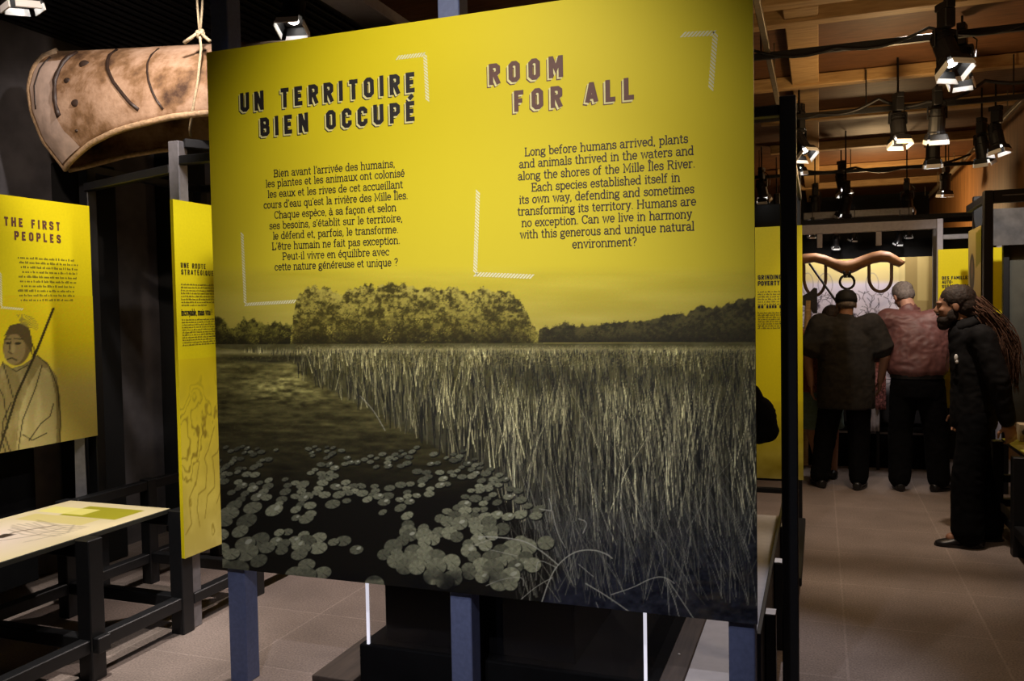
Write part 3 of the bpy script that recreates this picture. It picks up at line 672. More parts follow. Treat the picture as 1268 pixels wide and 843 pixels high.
FR = [("Bien avant l'arrivée des humains,", 339, 218.2, 489.2, 207.8), ("les plantes et les animaux ont colonisé", 329.3, 231.8, 501.1, 218.7), ("les eaux et les rives de cet accueillant", 331.7, 244.8, 499, 232.5),
      ("cours d'eau qu'est la rivière des Mille Îles.", 326.7, 257.3, 505, 246.9), ("Chaque espèce, à sa façon et selon", 339.8, 270.3, 490.7, 261.2), ("ses besoins, s'établit sur le territoire,", 333.8, 283.3, 498.5, 274.7),
      ("le défend et, parfois, le transforme.", 338.2, 295.8, 493.3, 288.5), ("L'être humain ne fait pas exception.", 336.9, 308.8, 495.4, 302), ("Peut-il vivre en équilibre avec", 349.9, 321.6, 482.1, 315.8), ("cette nature généreuse et unique ?", 340.3, 334.3, 493, 329.1)]
EN = [("Long before humans arrived, plants", 649.6, 192.1, 852, 177.6), ("and animals thrived in the waters and", 643, 206.8, 859.1, 192.7), ("along the shores of the Mille Îles River.", 641.6, 221.9, 860.5, 208.3),
      ("Each species established itself in", 658, 236.1, 842, 225.3), ("its own way, defending and sometimes", 643, 250.9, 859.7, 240.1), ("transforming its territory. Humans are", 641, 265.6, 862, 255.1),
      ("no exception. Can we live in harmony", 645.9, 279.8, 856.8, 270.7), ("with this generous and unique natural", 643.9, 294, 859.7, 286.3), ("environment?", 708.6, 306.8, 788.7, 304.2)]
for lines, cap, name in ((FR, 0.0285, 'french_text'), (EN, 0.0290, 'english_text')):
    mb = MB()
    for s, xa, ya, xb, yb in lines:
        a = PL.hit(xa, ya); b = PL.hit(xb, yb); y = (a[1] + b[1]) / 2
        lettering(mb, PL, s, (a[0], y), (b[0], y), cap, 'ser', 1.06)
    obj('text_lettering', mb, M['ink'] if name == 'french_text' else M['brown_text'], panel)
def title(lines, cap_px, ink, parent, pl, shadow=True, stroke=2.0, name='title_lettering', off=0.001, asp=1.08):
    a = pl.hit(lines[0][1], lines[0][2]); b = pl.hit(lines[0][1], lines[0][2] - cap_px); cap = b[1] - a[1]
    for s, xa, ya, xb, yb in lines:
        a = pl.hit(xa, ya); b = pl.hit(xb, yb); y = (a[1] + b[1]) / 2; q = cap / 8.5 * .75
        L_ = (a[0] + q, y); R_ = (b[0] - q, y)
        for w_ in range(s.count(' ') + 1):
            m3 = MB(); lettering(m3, pl, s, L_, R_, cap, 'blk', stroke, off + .0008, asp0=asp, word=w_)
            o = obj(name, m3, ink, parent)
            if shadow:
                m1 = MB(); m2 = MB()
                lettering(m1, pl, s, L_, R_, cap, 'blk', stroke, off, -cap * .13, -cap * .13, asp, w_)
                lettering(m2, pl, s, L_, R_, cap, 'blk', stroke * 1.12, off + .0004, -cap * .07, -cap * .07, asp, w_)
                obj('drop_line', m1, ink, o); obj('drop_highlight', m2, M['pale_ink'], o)
for _l in (("UN TERRITOIRE", 298.6, 137.6, 514.6, 114.2), ("BIEN OCCUPÉ", 323.4, 168.3, 514.6, 149.3)): title([_l], 22, M['ink'], panel, PL)
for _l in (("ROOM", 606.4, 104.3, 697, 94.4), ("FOR ALL", 637.6, 137.2, 785.5, 122.8)): title([_l], 24.5, M['brown_ink'], panel, PL)
def corner(pts, w, parent, pl, hatch=0.012, solid=False):
    """hatched L mark drawn from end to corner to end"""
    a, b, c = [Vector(pl.hit(*p)) for p in pts]; mb = MB()
    for p, q in ((a, b), (b, c)):
        d = (q - p); L = d.length; d.normalize(); nrm = Vector((-d.y, d.x)); n = max(2, int(L / hatch))
        for i in range(n):
            t0 = L * i / n; t1 = t0 + L / n * (.62 if not solid else 1.05); sk = w * .45
            mb.add([pl.pt(*(p + d * (t0 + k * sk) + nrm * (k * w / 2)), .0012) for k in (-1, 1)] + [pl.pt(*(p + d * (t1 + k * sk) + nrm * (k * w / 2)), .0012) for k in (1, -1)], [(0, 1, 2, 3)])
    return obj('corner_mark', mb, M['pale_mark'], parent)
corner([(492, 71.5), (526.5, 67.5), (529.5, 126)], .016, panel, PL)
corner([(300, 289), (304, 377), (367, 373)], .014, panel, PL)
corner([(845, 43), (886, 41), (880, 112)], .018, panel, PL)
corner([(592, 237), (588.5, 339.5), (661, 342.5)], .017, panel, PL)

# posts that carry it
for i, (px, lab) in enumerate(((283, 'under its left end'), (557.5, 'under its middle, before the showcase'), (902, 'under its right end'))):
    x = at(px, 775, Y=3.02).x
    o = obj('panel_post', MB().b2((x, 3.022, 0), (x + 0.09, 3.112, 3.35), 0.004), M['greyblue'])
    tag(o, 'grey-blue square post carrying the large panel, ' + lab, 'post', 'posts of the large panel')

# ================================================================== small printed boards
def words_bars(mb, pl, rows, off=.001):
    """rows of tiny unreadable print: (u0, u1, v, height)"""
    g = random.Random(int(rows[0][2] * 1e4))
    for u0, u1, v, h in rows:
        u = u0
        while u < u1 - h * .5:
            w = min(u1 - u, h * (0.8 + 3.2 * g.random()))
            n = max(1, int(w / (h * .75)))
            for k in range(n):
                a = u + w * k / n; b = a + w / n * .72; hh = h * (1.0 if g.random() < .7 else 1.45)
                mb.add([pl.pt(a, v, off), pl.pt(b, v, off), pl.pt(b, v + hh, off), pl.pt(a, v + hh, off)], [(0, 1, 2, 3)])
            u += w + h * .7
def yellow_panel(name, label, pl, w, h, th=0.02, back=None):
    t = thing(name, label, 'display panel', pl.o, 0)
    n = pl.n; a = pl.pt(0, 0, -0.0004); b = pl.pt(w, h, -th)
    obj('board', MB().b2([min(a[i], b[i]) for i in range(3)], [max(a[i], b[i]) for i in range(3)], .001), back or M['yellow'], t)
    return t

# --- panel of the first peoples, left of the picture
X1 = -3.9
fp0 = at(0, 560, X=X1); y_r = at(121, 541, X=X1).y; y_l = 2.25
FP = Plane((X1, y_l, 0.935), (0, 1, 0), (0, 0, 1)); FW, FH = y_r - y_l, 2.245 - 0.935
t = yellow_panel('display_panel', 'yellow panel with a drawn figure holding a spear, behind the left table', FP, FW, FH)
def paint_figure():
    c = Canvas(-60, 340, 130, 575, 3.0, (.9, .8, .1)); X, Y = c.X, c.Y
    tt = np.clip((Y - 420) / 60, 0, 1)[..., None]
    c.a = np.array((.90, .81, .08)) * (1 - tt) + np.array((.80, .72, .36)) * tt
    ink = (.20, .17, .09); mid = (.52, .46, .26); lt = (.80, .74, .50)
    for k in range(14):
        a = -1.9 + k * .17; c.line([(27, 405), (27 + 14 * cos(a), 402 + 12 * sin(a)), (27 + 20 * cos(a), 404 + 15 * sin(a))], .8, (.55, .50, .25), .8)
    c.poly([(-40, 575), (-30, 500), (-8, 470), (3, 448), (14, 456), (28, 452), (45, 440), (58, 448), (70, 466), (74, 490), (75, 530), (74, 575)], mid)
    c.poly([(20, 560), (24, 510), (34, 480), (50, 452), (62, 462), (69, 490), (70, 540), (66, 575), (20, 575)], (.66, .60, .37))
    n = c.fbm(9, 22, 4, 31); m = np.clip((n - .5) * 3, 0, 1) * (Y > 455) * (X < 74); c.mix(m * .5, lt)
    for q in ([(22, 560), (28, 520), (44, 480), (52, 452)], [(36, 545), (50, 525), (62, 515), (66, 500)], [(28, 538), (40, 545), (58, 536)], [(46, 440), (60, 452), (71, 478), (75, 520), (73, 575)], [(-8, 470), (4, 490), (10, 530)], [(3, 448), (10, 470), (16, 492)]):
        c.line(q, 1.3, ink, .9)
    c.ellipse(21, 428, 17.5, 25, .12, (.44, .37, .20)); c.ellipse(18, 432, 14, 20, .12, (.58, .50, .30))
    c.poly([(5, 416), (12, 403), (24, 400), (36, 406), (40, 422), (40, 440), (34, 428), (22, 414), (10, 414)], (.36, .30, .16))
    c.ellipse(10, 425, 3.6, 1.7, .1, ink); c.ellipse(22, 425, 4.4, 1.9, -.05, ink)
    c.line([(5, 420), (14, 420)], 1.1, ink); c.line([(17, 419), (28, 420)], 1.1, ink); c.line([(13, 423), (11, 436), (15, 438)], 1.2, ink)
    c.line([(9, 445), (14, 443), (21, 446)], 1.5, ink); c.ellipse(16, 432, 3, 7, .1, (.70, .63, .40), .6)
    c.line([(8, 452), (20, 460), (34, 452)], 1.0, ink); c.line([(39, 424), (43, 434), (40, 442)], 1.4, ink)
    c.line([(66, 382), (45, 435), (20, 490), (-2, 560)], 3.0, (.20, .17, .08), 1)
    c.line([(14, 498), (4, 520), (2, 545), (12, 575)], 1.4, ink); c.line([(6, 540), (18, 575)], 1.5, ink)
    c.a += nr.normal(0, .02, c.a.shape); return c
cf = paint_figure()
us = np.linspace(0.0, FW, 210); vs = np.linspace(0, 0.80, 190); U, V = np.meshgrid(us, vs)
wp = np.array(FP.o)[None, None] + U[..., None] * np.array(FP.u) + V[..., None] * np.array(FP.v)
qx, qy = to_px(wp); printed('printed_figure', FP, us, vs, cf.sample(np.clip(qx, -59, 129), qy), t)
for l in (("THE FIRST", 5, 278, 74, 286), ("PEOPLES", 18, 296.5, 75, 301)): title([l], 10.5, M['brown_ink'], t, FP, False, 2.0)
mb = MB(); rows = []
for i in range(10):
    a = FP.hit(22 + (i * 37 % 7) * .9, 320 + i * 5.9); b = FP.hit(92 + (i * 53 % 9) * .6, 324 + i * 5.4); rows.append((a[0], b[0], (a[1] + b[1]) / 2, .0085))
words_bars(mb, FP, rows); obj('text_lettering', mb, M['soft_ink'], t)
corner([(0.6, 338), (1.5, 380.5), (29, 383)], .012, t, FP)

# --- narrow panel of the strategic route
RX, RY0, RZ0, RZ1 = -3.0, 3.385, 0.395, 2.19
RP = Plane((RX, RY0, RZ0), (0, 1, 0), (0, 0, 1)); RW, RH = 0.62, RZ1 - RZ0
t = yellow_panel('display_panel', 'narrow tall yellow panel with a faint map, just left of the large marsh panel', RP, RW, RH)
def paint_map():
    c = Canvas(0, 0, 100, 110, 2.4, (.86, .78, .30)); X, Y = c.X, c.Y
    tt = np.clip(Y / 110, 0, 1)[..., None]; c.a = np.array((.89, .80, .10)) * (1 - tt) + np.array((.82, .76, .42)) * tt
    n = c.fbm(34, 40, 5, 41)
    for lv in (.42, .5, .57): c.mix(np.clip(1 - np.abs(n - lv) / .014, 0, 1) * 1.0 * np.clip(Y / 40, 0, 1), (.55, .47, .12))
    c.mix(np.clip((n - .57) * 8, 0, 1) * .35 * np.clip(Y / 40, 0, 1), (.62, .54, .18))
    for k in range(7):
        p = [(2 + k * 13 + 4 * sin(k * 2 + j * 1.7) + j * 3, 96 - k * 4 - j * 7 + 3 * sin(j * 2.3 + k)) for j in range(8)]; c.line(p, .9, (.52, .44, .12), .7)
    return c
cmap_ = paint_map(); us = np.linspace(0, RW, 100); vs = np.linspace(0, 1.0, 150); U, V = np.meshgrid(us, vs)
printed('printed_map', RP, us, vs, cmap_.sample(U / RW * 99, (1 - V) * 109), t)
for l in (("UNE ROUTE", 223.8, 331.6, 254.5, 333), ("STRATÉGIQUE", 224.3, 339.8, 263.8, 341.3)): title([l], 6.3, M['ink'], t, RP, False, 1.6)
a = RP.hit(224.5, 390.5); b = RP.hit(262.5, 389.5)
mb = MB(); lettering(mb, RP, "incroyable, mais vrai !", (a[0], a[1]), (b[0], a[1]), .030, 'ser', 1.1); obj('subtitle_lettering', mb, M['ink'], t)
mb = MB(); rows = []
for i in range(8): a = RP.hit(224, 353 + i * 3.7); rows.append((.035, .30 - (.08 if i == 7 else .01 * (i % 3)), a[1], .0062))
for i in range(11): a = RP.hit(225.5, 397 + i * 3.15); rows.append((.035, .31 - .01 * (i % 3), a[1], .0058))
for q in (rows[:8], rows[8:]): mb = MB(); words_bars(mb, RP, q); obj('text_lettering', mb, M['soft_ink'], t)

# --- grinding poverty panel behind the right end of the marsh panel
GY = 6.22
gz1 = at(966, 280, Y=GY).z; gz0 = at(990, 594, Y=GY).z; gx1 = at(994, 430, Y=GY).x
GP = Plane((gx1 - 0.86, GY, gz0), (1, 0, 0), (0, 0, 1)); GW, GH = 0.86, gz1 - gz0
t = yellow_panel('display_panel', 'yellow panel standing behind the right end of the large marsh panel', GP, GW, GH)
for l in (("GRINDING", 938.6, 346, 968, 345.6), ("POVERTY", 938.6, 353.5, 965.5, 353)): title([l], 5.4, M['ink'], t, GP, False, 2.0)
mb = MB(); u0 = GP.hit(938.5, 380)[0]; rows = [(u0, u0 + .22 - .012 * (i % 3), GP.hit(950, 362 + i * 3.1)[1], .0075) for i in range(6)] + [(u0, u0 + .22 - .01 * (i % 4), GP.hit(950, 388 + i * 2.7)[1], .007) for i in range(8)]
for q in (rows[:6], rows[6:]): mb = MB(); words_bars(mb, GP, q); obj('text_lettering', mb, M['soft_ink'], t)
mb = MB(); words_bars(mb, GP, [(u0, u0 + .21, GP.hit(950, 381.5)[1], .02)]); obj('subtitle_lettering', mb, M['ink'], t)
cg = Canvas(0, 0, 86, 60, 2, (.86, .78, .25)); n = cg.fbm(14, 10, 4, 51); tt = np.clip(cg.Y / 60, 0, 1)[..., None]
cg.a = np.array((.88, .80, .10)) * (1 - tt) + np.array((.62, .56, .24)) * tt + ((n - .5) * .35)[..., None] * tt
us = np.linspace(0, GW, 80); vs = np.linspace(0, .55, 60); U, V = np.meshgrid(us, vs)
printed('printed_picture', GP, us, vs, cg.sample(U / GW * 85, (1 - V / .55) * 59), t)

# --- self-sufficient families panel at the far right
AY = 8.5
ax0 = at(1161.5, 400, Y=AY).x; ax1 = at(1248, 400, Y=AY).x; az1 = at(1200, 307.5, Y=AY).z; az0 = at(1168, 505, Y=AY).z
AP = Plane((ax0, AY, az0), (1, 0, 0), (0, 0, 1)); AW, AH = ax1 - ax0, az1 - az0
t = yellow_panel('display_panel', 'wide yellow panel behind the long-haired person in the far right', AP, AW, AH)
for l in (("DES FAMILLES", 1166.5, 346, 1201, 345.5), ("AUTO-", 1166.5, 351.2, 1180, 351), ("SUFFISANTES", 1166.5, 356.5, 1200, 356)): title([l], 3.9, M['ink'], t, AP, False, 2.1)
mb = MB(); rows = [(.02, .30, AP.hit(1180, 366 + i * 3)[1], .008) for i in range(7)] + [(.50, .56, AP.hit(1235, 390 + i * 3)[1], .008) for i in range(9)]
for q in (rows[:7], rows[7:]): mb = MB(); words_bars(mb, AP, q); obj('text_lettering', mb, M['soft_ink'], t)
fr = thing('support_frame', 'grey-lilac metal frame holding the wide yellow panel up at the far right', 'frame', (ax0, AY + .05, 0))
for x0, x1, z0, z1 in ((ax0 - .005, ax0 + .045, 0, 2.36), (ax0 + .32, ax0 + .37, 0, 2.20), (ax1 - .08, ax1 - .03, 0, 2.36)): obj('post', MB().b2((x0, AY + .03, z0), (x1, AY + .08, z1)), M['greylilac'], fr)
obj('crossbar', MB().b2((ax0, AY + .035, 2.17), (ax0 + .36, AY + .075, 2.215)), M['steel'], fr)

# ================================================================== left bay: table, frame, canoe
tb = thing('reading_table', 'low black-framed table with a pale printed top under the spear figure panel', 'table', (-3.4, 2.9, 0))
TX0, TX1, TY0, TY1, TZ = -3.78, -3.105, 1.75, 3.42, 0.635
obj('tabletop', MB().b2((TX0, TY0, TZ - .022), (TX1, TY1, TZ), .002), M['edge'], tb)
TP = Plane((TX0, TY0, TZ), (1, 0, 0), (0, 1, 0)); TW, TH = TX1 - TX0, TY1 - TY0
def paint_table():
    c = Canvas(0, 0, 67, 167, 2.4, (.84, .78, .62)); X, Y = c.X, c.Y          # Y counts back from the far end
    n = c.fbm(20, 30, 4, 61)
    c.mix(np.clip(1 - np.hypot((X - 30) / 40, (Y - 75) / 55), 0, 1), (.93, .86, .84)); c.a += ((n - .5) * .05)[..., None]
    c.poly([(22, 8), (58, 8), (58, 27), (22, 27)], (.60, .58, .10), .9); c.poly([(4, 13), (34, 13), (34, 24), (4, 24)], (.90, .86, .50), .9)
    c.poly([(8, 28), (50, 28), (50, 40), (8, 40)], (.80, .74, .40), .6)
    for k in range(9):
        y = 38 + k * 2.2; c.line([(20 + 3 * sin(k), y), (40 + 6 * sin(k * 2), y + 5), (56, y + 3)], .6, (.45, .40, .32), .7)
    c.line([(22, 130), (30, 110), (26, 92), (34, 75), (30, 58), (38, 44)], 1.4, (.50, .44, .38), .8); c.line([(34, 75), (44, 62), (46, 46)], .8, (.5, .44, .38), .7)
    c.poly([(28, 62), (34, 61), (34, 68), (29, 69)], (.25, .2, .17)); c.line([(46, 40), (55, 52), (50, 70)], .7, (.5, .45, .4), .6)
    return c
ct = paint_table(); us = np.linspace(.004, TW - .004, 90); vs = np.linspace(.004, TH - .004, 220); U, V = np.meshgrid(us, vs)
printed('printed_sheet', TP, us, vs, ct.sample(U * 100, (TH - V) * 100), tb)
for y in (2.30, 2.86, 3.43):
    obj('leg', MB().b2((-3.104, y - .04, 0), (-3.024, y + .04, .632)), M['black'], tb)
    obj('leg', MB().b2((-3.86, y - .04, 0), (-3.79, y + .04, .632)), M['black'], tb)
    if y < 3.4: obj('stub', MB().b2((-3.024, y - .035, .13), (-2.99, y + .035, .20)), M['black'], tb)
    obj('cross_rail', MB().b2((-3.79, y - .03, .13), (-3.10, y + .03, .19)), M['black'], tb)
    obj('bearer', MB().b2((-3.79, y - .03, .55), (-3.10, y + .03, .612)), M['black'], tb)
for x in (-3.06, -3.82):
    for y0, y1 in ((1.7, 2.26), (2.34, 2.82), (2.90, 3.39)): obj('long_rail', MB().b2((x - .03, y0, .13), (x + .03, y1, .19)), M['black'], tb)
fb = thing('open_frame', 'low black open frame continuing behind the left table beneath the narrow yellow panel', 'frame', (-3.4, 4.2, 0))
for y in (4.02, 4.62):
    for x in (-3.06, -3.82): obj('leg', MB().b2((x - .035, y - .035, 0), (x + .035, y + .035, .632)), M['black'], fb)
    obj('cross_rail', MB().b2((-3.785, y - .03, .13), (-3.095, y + .03, .19)), M['black'], fb)
for x, z in ((-3.06, .13), (-3.82, .13), (-3.82, .57)):
    for y0, y1 in ((3.48, 3.985), (4.055, 4.585)): obj('long_rail', MB().b2((x - .03, y0, z), (x + .03, y1, z + .055)), M['black'], fb)

tf = thing('gantry_frame', 'tall black steel frame holding the narrow yellow panel below the canoe', 'frame', (-3.4, 4.0, 0))
for x, y, m in ((-3.075, 3.515, 'steel'), (-3.98, 3.80, 'black'), (-3.075, 4.75, 'black'), (-3.98, 4.75, 'black')):  # near post in lighter grey to stand in for light falling on it
    obj('post', MB().b2((x - .033, y - .033, 0), (x + .033, y + .033, 2.50)), M[m if m == 'black' else 'steel'], tf)
for a, b in (((-3.075, 3.53, 2.47), (-3.075, 4.72, 2.47)), ((-3.98, 3.83, 2.47), (-3.98, 4.72, 2.47)), ((-3.04, 4.75, 2.47), (-3.95, 4.75, 2.47)), ((-3.1, 3.50, 2.36), (-3.96, 3.78, 2.36)), ((-3.04, 3.50, 2.40), (-2.48, 3.50, 2.40)), ((-3.04, 3.52, 2.49), (-2.48, 4.3, 2.49))):
    obj('top_rail', MB().bar(a, b, .045), M['black'], tf)
ps = thing('panel_support', 'pale grey lit post standing behind the far end of the left table', 'post', (-3.96, 3.64, 0))
obj('post', MB().stack([(-3.96, 3.66, 0, .05, .05), (-3.96, 3.66, .93, .035, .035)], 4), M['steel'], ps)
obj('foot_plate', MB().b2((-4.04, 3.58, 0), (-3.88, 3.74, .012)), M['steel'], ps)
bb = obj('shade_board', MB().b2((-4.16, 1.7, .15), (-4.12, 3.5, .93), .004), M['blackmatt']); tag(bb, 'dark sheet added for wall shading under the spear figure panel behind the left table', 'board')  # dark sheet in place of the shading on the wall
for i, (y0, y1) in enumerate(((4.1, 4.42), (5.0, 5.3))):
    o = obj('wall_pier', MB().b2((-4.6, y0, 0), (-4.38, y1, 2.6 if i == 0 else 2.9), .01), M['wall_black'])
    tag(o, ('black pier against the dark left wall, nearer one beside the spear figure panel', 'black pier against the dark left wall, farther one behind the narrow panel')[i], 'pier', 'piers on the left wall')

# canoe, upside down on ropes
def mat_bark():
    m = bpy.data.materials.new('birch_bark'); m.use_nodes = True; nt = m.node_tree; b = nt.nodes['Principled BSDF']; L = nt.links.new
    b.inputs['Roughness'].default_value = .7
    tc = nt.nodes.new('ShaderNodeTexCoord'); n = nt.nodes.new('ShaderNodeTexNoise'); n.inputs['Scale'].default_value = 4.5; n.inputs['Detail'].default_value = 9; n.inputs['Roughness'].default_value = .65
    r = nt.nodes.new('ShaderNodeValToRGB'); e = r.color_ramp.elements
    e[0].position = .33; e[0].color = (.055, .024, .010, 1); e[1].position = .66; e[1].color = (.50, .33, .22, 1)
    k = e.new(.45); k.color = (.22, .12, .055, 1); k = e.new(.54); k.color = (.37, .23, .14, 1)
    n2 = nt.nodes.new('ShaderNodeTexNoise'); n2.inputs['Scale'].default_value = 40; n2.inputs['Detail'].default_value = 6
    bp = nt.nodes.new('ShaderNodeBump'); bp.inputs['Strength'].default_value = .35; bp.inputs['Distance'].default_value = .01
    L(tc.outputs['Object'], n.inputs['Vector']); L(tc.outputs['Object'], n2.inputs['Vector']); L(n.outputs[0], r.inputs[0]); L(r.outputs[0], b.inputs['Base Color']); L(n2.outputs[0], bp.inputs['Height']); L(bp.outputs[0], b.inputs['Normal'])
    return m
M['bark'] = mat_bark(); M['bark_pale'] = mat('pale_bark', (.56, .42, .34), .7, 0, .22, 14, .3); M['pitch'] = mat('pitch', (.03, .016, .010), .5, 0, .3, 30); M['root'] = mat('root_lacing', (.45, .30, .17), .7, 0, .3, 50, .4)
CA = rad(15); CD = Vector((cos(CA), sin(CA), 0)); CN = Vector((sin(CA), -cos(CA), 0)); CB = Vector((-4.14, 3.58, 0)); CLEN = 3.3
def hull(u, h, side, off=0.0):
    """u 0..1 bow to stern, h 0 keel (top) .. 1 gunwale (bottom)"""
    e = min(u, 1 - u) * 2; sgn = 1 if u < .5 else -1
    stem = np.interp(h, [0, .03, .08, .16, .3, .5, .75, 1], [.17, .105, .06, .025, .0, .015, .075, .20])
    s = stem + (CLEN / 2 - stem) * e; s = s if u < .5 else CLEN - s
    d = min(s, CLEN - s)
    w = .41 * (1 - (1 - min(1, max(0, e) / 0.95)) ** 2.0) ** .85 + .012
    zk = np.interp(d, [0, .1, .3, 1.2, 2.2], [3.085, 3.095, 3.09, 3.08, 3.07]); zg = np.interp(d, [0, .2, .3, .45, .65, 1.0, 2.2], [2.44, 2.44, 2.48, 2.54, 2.585, 2.62, 2.64])
    y = w * (1 - (1 - h) ** 2.4) ** .62
    return CB + CD * s + CN * (y + off) * side + Vector((0, 0, zk + (zg - zk) * h))
ca = thing('bark_canoe', 'birchbark canoe hanging upside down by a rope at upper left', 'canoe', CB + Vector((0, 0, 2.7)))
mb = MB(); NU, NH = 48, 18
us_ = [.5 - .5 * cos(pi * i / NU) for i in range(NU + 1)]
for side in (1, -1):
    vs_ = [hull(u, (j / NH) ** 1.4, side) for u in us_ for j in range(NH + 1)]
    mb.add(vs_, [(i * (NH + 1) + j, (i + 1) * (NH + 1) + j, (i + 1) * (NH + 1) + j + 1, i * (NH + 1) + j + 1) for i in range(NU) for j in range(NH)])
ho = obj('hull', mb, M['bark'], ca, smooth=True); sm = ho.modifiers.new('s', 'SOLIDIFY'); sm.thickness = .008; sm.offset = 0
for side in (1, -1): obj('gunwale', MB().tube([hull(u, 1.0, side, .006) for u in us_], .016, 6), M['root'], ca, smooth=True)
for end in (0, 1):
    P_ = [(hull(end, h, 1) + hull(end, h, -1)) / 2 for h in np.linspace(0, 1, 26)]
    obj('stem_binding', MB().tube(P_, .020, 8), M['root'], ca, smooth=True)
for k, (h0, h1, ux) in enumerate(((.02, .98, .0),)):
    # pale bark patch on the bow, and pitched seams
    pm = MB(); rows_ = []
    hs = np.linspace(.10, .96, 14)
    for h in hs:
        u1 = .062 + .004 * sin(h * 9); rows_.append([hull(.006 + (u1 - .006) * q / 6, h, 1, .008) for q in range(7)])
    pm.add([p for r_ in rows_ for p in r_], [(i * 7 + j, i * 7 + j + 1, (i + 1) * 7 + j + 1, (i + 1) * 7 + j) for i in range(13) for j in range(6)])
    po = obj('bark_patch', pm, M['bark_pale'], ca, smooth=True)
def seam(pts, r, name='pitch_seam'):
    obj(name, MB().tube([hull(u, h, 1, .006) for u, h in pts], r, 6), M['pitch'], ca, smooth=True)
seam([(.066, h) for h in np.linspace(.03, .62, 12)], [.012 + .006 * abs(sin(i * 2.1)) for i in range(12)])
seam([(.010 + .012 * (1 - h), h) for h in np.linspace(.06, .5, 10)], .007)
seam([(.155 + .09 * (h - .1), h) for h in np.linspace(.05, .85, 10)], .010)
seam([(.24 + .03 * h, h) for h in np.linspace(.1, .9, 8)], .006)
for u, h, r in ((.093, .33, .020), (.108, .58, .026), (.085, .82, .010), (.118, .20, .03)):
    p = hull(u, h, 1, .006); obj('pitch_patch', MB().ell(p, (r, .006, r * .75), Matrix.Rotation(CA, 3, 'Z')), M['pitch'], ca, smooth=True)
ro = thing('hanging_rope', 'knotted beige rope hanging from the ceiling and looped round the canoe', 'rope', at(247, 38, Y=3.52))
kn = at(247, 39, Y=3.52)
obj('strand', MB().tube([at(243, -14, Y=3.52), at(245, 14, Y=3.52), kn], .006, 6), M['rope'], ro, smooth=True)
obj('strand', MB().tube([at(251.5, -14, Y=3.52), at(250, 14, Y=3.52), kn + Vector((.006, 0, 0))], .006, 6), M['rope'], ro, smooth=True)
obj('sling', MB().tube([kn, at(249, 60, Y=3.52), at(245, 100, Y=3.50), at(238, 140, Y=3.49), at(235, 160, Y=3.52), at(236, 168, Y=3.62)], .007, 6), M['rope'], ro, smooth=True)
k_ = MB()
for i in range(3): k_.tube([kn + Vector((.016 * cos(a) + .004 * i, .012 * sin(a), .012 * sin(a + i) - .01 * i)) for a in np.linspace(0, 2 * pi, 12)], .007, 6)
k_.tube([kn, at(238, 46, Y=3.5), at(228, 53, Y=3.5)], [.007, .009, .010], 6); k_.tube([kn, at(254, 46, Y=3.5), at(260, 51, Y=3.5)], [.007, .008, .009], 6)
obj('knot', k_, M['rope'], ro, smooth=True)

# ================================================================== under and behind the marsh panel
sx0, sx1 = at(456, 798, Z=.17).x, at(800, 843, Z=.17).x
sh_ = thing('glass_showcase', 'black plinth with a glass case on it behind the large marsh panel', 'showcase', ((sx0 + sx1) / 2, 3.55, 0))
obj('plinth', MB().b2((sx0 - .04, 3.185, 0), (sx1 + .05, 3.95, .17), .004), M['blackmatt'], sh_)
obj('floor_slab', MB().b2((at(412, 816, Z=.03).x, 3.13, 0), (sx0 - .045, 3.62, .028), .003), M['darkwood'], sh_)  # low dark slab standing in for a dark wedge on the floor
obj('core', MB().b2((sx0 + .05, 3.26, .17), (sx1 - .30, 3.9, 1.05), .004), M['blackmatt'], sh_)
g = obj('glass_box', MB().b2((sx0, 3.2, .172), (sx1, 3.93, 1.15), .0), None, sh_)
gm = bpy.data.materials.new('clear_glass'); gm.use_nodes = True; nt = gm.node_tree; nt.nodes.clear()
o_ = nt.nodes.new('ShaderNodeOutputMaterial'); mx = nt.nodes.new('ShaderNodeMixShader'); tr = nt.nodes.new('ShaderNodeBsdfTransparent'); gl = nt.nodes.new('ShaderNodeBsdfGlossy'); gl.inputs['Roughness'].default_value = .02
tr.inputs[0].default_value = (.93, .93, .93, 1); mx.inputs[0].default_value = .05
nt.links.new(tr.outputs[0], mx.inputs[1]); nt.links.new(gl.outputs[0], mx.inputs[2]); nt.links.new(mx.outputs[0], o_.inputs[0]); g.data.materials.append(gm)
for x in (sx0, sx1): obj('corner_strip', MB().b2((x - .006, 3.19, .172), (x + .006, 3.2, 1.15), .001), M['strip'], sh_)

bz = .20
be = thing('low_platform', 'low platform with a pale top and dark wood edge, behind the large panel', 'platform', (-.4, 4.0, 0))
bx0 = sx1 + .058; bx1 = max(bx0 + .09, at(861, 770, Z=bz).x)
obj('edge_board', MB().b2((bx0, 3.16, bz - .06), (bx1, 5.9, bz), .004), M['darkwood'], be)
obj('platform_top', MB().b2((bx1 + .002, 3.16, bz - .03), (-.224, 5.9, bz - .002), .002), M['pale_top'], be)
obj('screw', MB().ell(((bx0 + bx1) / 2 - .01, 3.42, bz), (.006, .006, .004)), M['white'], be)
obj('side_rail', MB().b2((-.222, 3.16, .05), (-.206, 5.9, .42), .002), M['black'], be)
for y in (3.42, 4.12, 4.80):
    l_ = obj('leg', MB().b2((-.205, y - .035, 0), (-.165, y + .035, .412)), M['black'], be); obj('leg_cap', MB().b2((-.204, y - .034, .4125), (-.166, y + .034, .416), .001), M['white'], l_)
    obj('leg', MB().b2((bx0 + .02, y - .035, 0), (bx0 + .08, y + .035, bz - .061)), M['black'], be)
af = thing('aisle_frame', 'tall black steel frame along the left side of the aisle', 'frame', (-.13, 4.8, 0))
